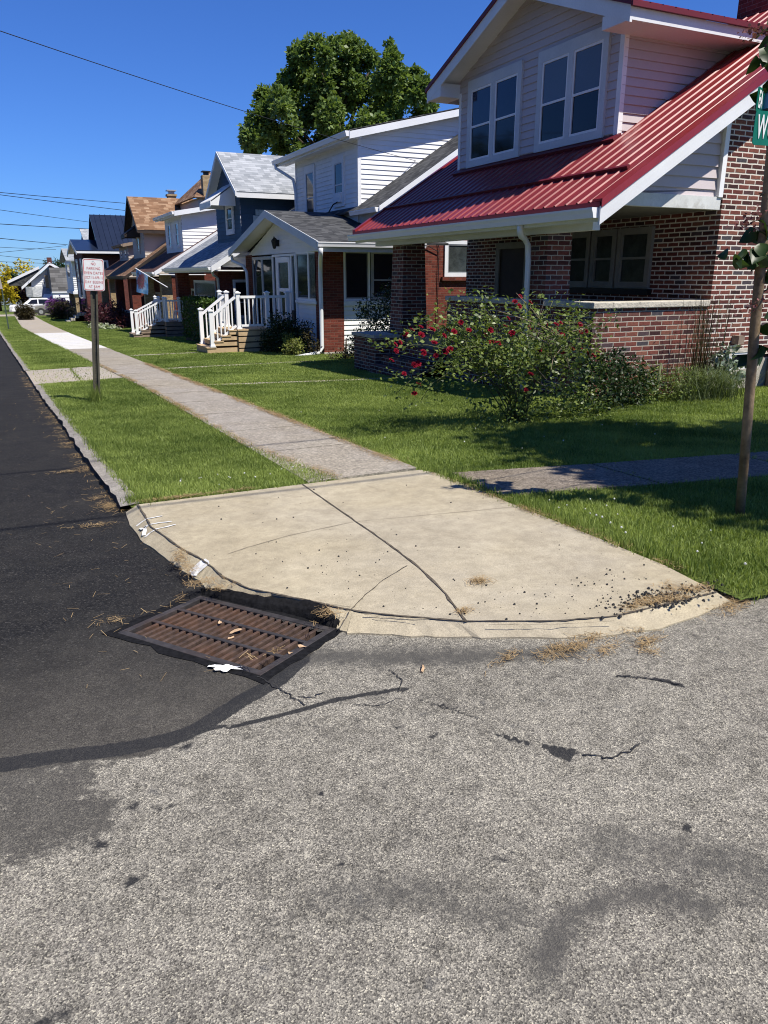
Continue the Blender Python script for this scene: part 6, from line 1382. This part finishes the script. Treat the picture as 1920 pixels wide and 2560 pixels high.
# ------------------------------------------------------------------ vehicles
MAT['carwhite'] = M('white_car_paint', (.78,.79,.80), .25, .02, 2, spec=.5); MAT['cargray'] = M('champagne_car_paint', (.33,.32,.29), .3, .05, 2, metal=.4); MAT['carsilver'] = M('silver_blue_car_paint', (.35,.40,.46), .3, .04, 2, metal=.4)
MAT['tyre'] = M('tyre_rubber', (.015,.015,.016), .85, .2, 10); MAT['lamp'] = M('clear_headlamp', (.55,.57,.60), .1, .1, 10, spec=.7); MAT['plast'] = M('dark_plastic_cladding', (.045,.045,.045), .6, .1, 5)
def vehicle(name, label, cat, x, y, z, prof, cab, wid, wheels, paint, glass_panels, hl, bumper, wr=.38, clad=None, group=None):
    t = thing(name, label, cat, (x, y, z), group); m = MB(); m.prism([(x+a, y, z+b) for a, b in prof], (0, wid, 0)); m.build('body', MAT[paint], t, bevel=.05)
    m = MB(); ins = .12; pts = [(x+a, y+ins, z+b) for a, b in cab]; n = len(pts); top = max(b for a, b in cab)
    q = [(x+a, y+(.02 if b < top-.3 else .20), z+b) for a, b in cab]; q2 = [(x+a, y+wid-(.02 if b < top-.3 else .20), z+b) for a, b in cab]
    m.add(q + q2, [tuple(range(n))[::-1], tuple(range(n, 2*n))] + [(i, (i+1) % n, (i+1) % n + n, i + n) for i in range(n)]); m.build('cab', MAT[paint], t, bevel=.05)
    for g in glass_panels:
        m = MB(); m.add([(x+a, y+(.02 + .18*min(1, max(0, (b-(top-.58))/.55))) - .012, z+b) for a, b in g], [tuple(range(len(g)))]); m.build('side_window', MAT['glass'], t)
    ws = [p for p in cab if p[1] > top-.15][0]; wb = cab[0]; m = MB(); m.add([(x+wb[0]+.06, y+.12, z+wb[1]+.06), (x+ws[0]-.04, y+.26, z+ws[1]-.05), (x+ws[0]-.04, y+wid-.26, z+ws[1]-.05), (x+wb[0]+.06, y+wid-.12, z+wb[1]+.06)], [(0,1,2,3)]); m.build('windscreen', MAT['glass'], t).location.x -= .03
    for a in wheels:
        for yy in (y-.02, y+wid-.2):
            w = MB(); w.lathe((x+a, yy, z+wr), [(wr*.7,0),(wr*.95,.01),(wr,.05),(wr,.17),(wr*.95,.21),(wr*.7,.22)], 20, 'y'); w = w.build('wheel', MAT['tyre'], t, smooth=False)
            r_ = MB(); r_.lathe((x+a, yy-.012, z+wr), [(wr*.62,0),(wr*.60,.02),(wr*.2,.04),(wr*.16,0)], 14, 'y')
            for k in range(5):
                an = 6.283*k/5; r_.bar((x+a, yy-.014, z+wr), (x+a+wr*.6*math.cos(an), yy-.014, z+wr+wr*.6*math.sin(an)), .08, .02, up=(0,1,0))
            r_.build('rim', MAT['alum'], w)
    for yy in (y-.012, y+wid-.30): m = MB(); m.box(x+hl[0]-.03, x+hl[0]+.34, yy, yy+.32, z+hl[1], z+hl[1]+.2); m.build('headlight', MAT['lamp'], t)
    m = MB(); m.box(x+bumper[0]-.06, x+bumper[0]+.25, y-.01, y+wid+.01, z+bumper[1], z+bumper[1]+.25); m.build('bumper', MAT['alum' if clad is None else 'plast'], t)
    if clad:
        m = MB(); m.box(x+clad[0], x+clad[1], y-.02, y, z+.3, z+clad[2])
        for a in wheels: m.lathe((x+a, y-.03, z+wr), [(wr*1.25,0),(wr*1.25,.03)], 18, 'y')
        m.build('cladding', MAT['plast'], t)
    return t
zv = zs(104)+.02
vehicle('pickup_truck', 'white pickup truck parked in the driveway, nose towards the street', 'truck', .43, 104.6, zv, [(0,.45),(0,1.0),(.12,1.12),(1.5,1.22),(1.75,1.25),(5.7,1.25),(5.75,.5),(5.2,.42),(.2,.40)], [(1.45,1.2),(2.35,1.86),(2.6,1.92),(4.3,1.92),(4.5,1.85),(4.65,1.22)], 2.0, (1.05,4.65), 'carwhite', [[(2.05,1.30),(2.55,1.75),(3.15,1.80),(3.15,1.28)],[(3.3,1.28),(3.3,1.80),(4.25,1.78),(4.42,1.28)]], (.02,.78), (.0,.42), .40)
vehicle('gray_suv', 'grayish champagne sport utility vehicle standing in front of the white truck', 'car', 2.79, 101.3, zs(101)+.03, [(0,.4),(-.02,.85),(.15,1.0),(1.35,1.15),(4.4,1.2),(4.5,.5),(4.2,.35),(.2,.33)], [(1.25,1.12),(2.0,1.66),(2.3,1.72),(4.0,1.70),(4.4,1.18)], 1.85, (.95,3.6), 'cargray', [[(1.75,1.2),(2.2,1.58),(2.9,1.6),(2.9,1.2)],[(3.0,1.2),(3.0,1.6),(3.9,1.58),(4.15,1.2)]], (.0,.74), (-.02,.36), .37, clad=(.1,4.4,.62))
for k, (x, y, lab, pt) in enumerate([(-1.9,158,'small silver parked car glimpsed under the golden tree','carsilver'),(.9,166,'dark far parked car in the shade of the maroon tree','plast')]):
    vehicle('parked_car', lab, 'car', x, y, zs(y)+.05, [(0,.35),(0,.7),(.2,.8),(1.1,.9),(4.2,.92),(4.3,.45),(4.0,.3),(.2,.3)], [(1.0,.88),(1.7,1.38),(1.95,1.42),(3.2,1.40),(3.9,.9)], 1.7, (.8,3.4), pt, [[(1.5,.95),(1.9,1.32),(2.5,1.33),(2.5,.95)],[(2.6,.95),(2.6,1.33),(3.1,1.3),(3.5,.95)]], (0,.6), (0,.33), .32)

# ------------------------------------------------------------------ overhead lines
W = [((-8.55,7.81,4.1),(.45,14,3.44),(11.41,21.53,3.2)), ((-8.49,35.99,3.66),(.51,46,4.01),(7.7,54,4.37)), ((-8.51,35.95,3.94),(.49,46,3.9),(7.66,54,3.94)), ((-8.51,36.64,3.6),(.49,58,4.01),(8.08,76,4.44)), ((-8.59,45.46,2.9),(.41,62,3.38),(8.02,76,3.9)), ((-8.71,33.77,2.2),(.29,64,2.52),(6.24,84,2.83)), ((-8.74,53.06,2.0),(.26,80,2.4),(5.94,97,2.74)), ((-8.81,68.84,.9),(.19,78,1.91),(6.09,84,2.75)), ((-8.82,73.87,2.5),(.18,88,1.85),(5.91,97,1.46)), ((-8.89,86.98,1.7),(.11,95,1.39),(5.72,100,1.28)), ((-8.94,60.31,2.2),(.06,100,1.08),(4.15,118,.67))]
MAT['wire'] = M('black_cable', (.015,.016,.018), .6, .1, 5)
names = ['single cable from the upper left sky down to the white house dormer','upper of two close lines ending at the brown gable','lower of two close lines ending at the brown gable','line ending at the peak of the navy metal roof','thick line ending at the lower edge of the navy roof','thick line ending at the navy roofed brick bay','line running to the gray roof beyond the brick bay','line rising to the right to cross the others','line sloping down to the boxed white upper storey','low faint line just above the far gable','lowest faint line falling towards the far white house']
for k, (a, b, c) in enumerate(W):
    a, b, c = Vector(a), Vector(b), Vector(c); pts = []
    for i in range(25):
        t_ = i/24*2 - 1      # quadratic through the three points
        u = (b-a).length/((b-a).length + (c-b).length); s = i/24
        L0 = (s-u)*(s-1)/((0-u)*(0-1)); L1 = s*(s-1)/(u*(u-1)); L2 = s*(s-u)/(1*(1-u)); pts.append(a*L0 + b*L1 + c*L2)
    r_ = .007 if k == 0 else (.024 if k in (4,5) else .016)*(b.y/70 if b.y > 70 else 1)
    m = MB(); m.tube(pts, r_, 5); tag(m.build('overhead_line', MAT['wire']), names[k], 'wire', 'overhead utility lines')
# two service lines crossing the street above the camera: their shadows fall on the asphalt
for k, (y0, y1, z) in enumerate(((1.75,1.55,5.2),(3.45,3.2,5.6))):
    m = MB(); m.tube([(-12,y0+.25,z+.4),(-4,y0+.05,z),(4,y1,z),(16,y1-.4,z+.7)], .016, 6); tag(m.build('service_line', MAT['wire']), ['service line above the viewer casting the nearer shadow across the asphalt','service line above the viewer casting the farther shadow across the asphalt'][k], 'wire', 'service lines over the street')

for o in bpy.data.objects:
    if o.parent is None and o.get('category') == 'house': o['group'] = 'houses along the street'
    if o.name.startswith('round_bush') and o.parent is None: o['group'] = 'clipped round bushes'
    if o.name.startswith('leafy_tree') and o.parent is None: o['group'] = 'far street trees'
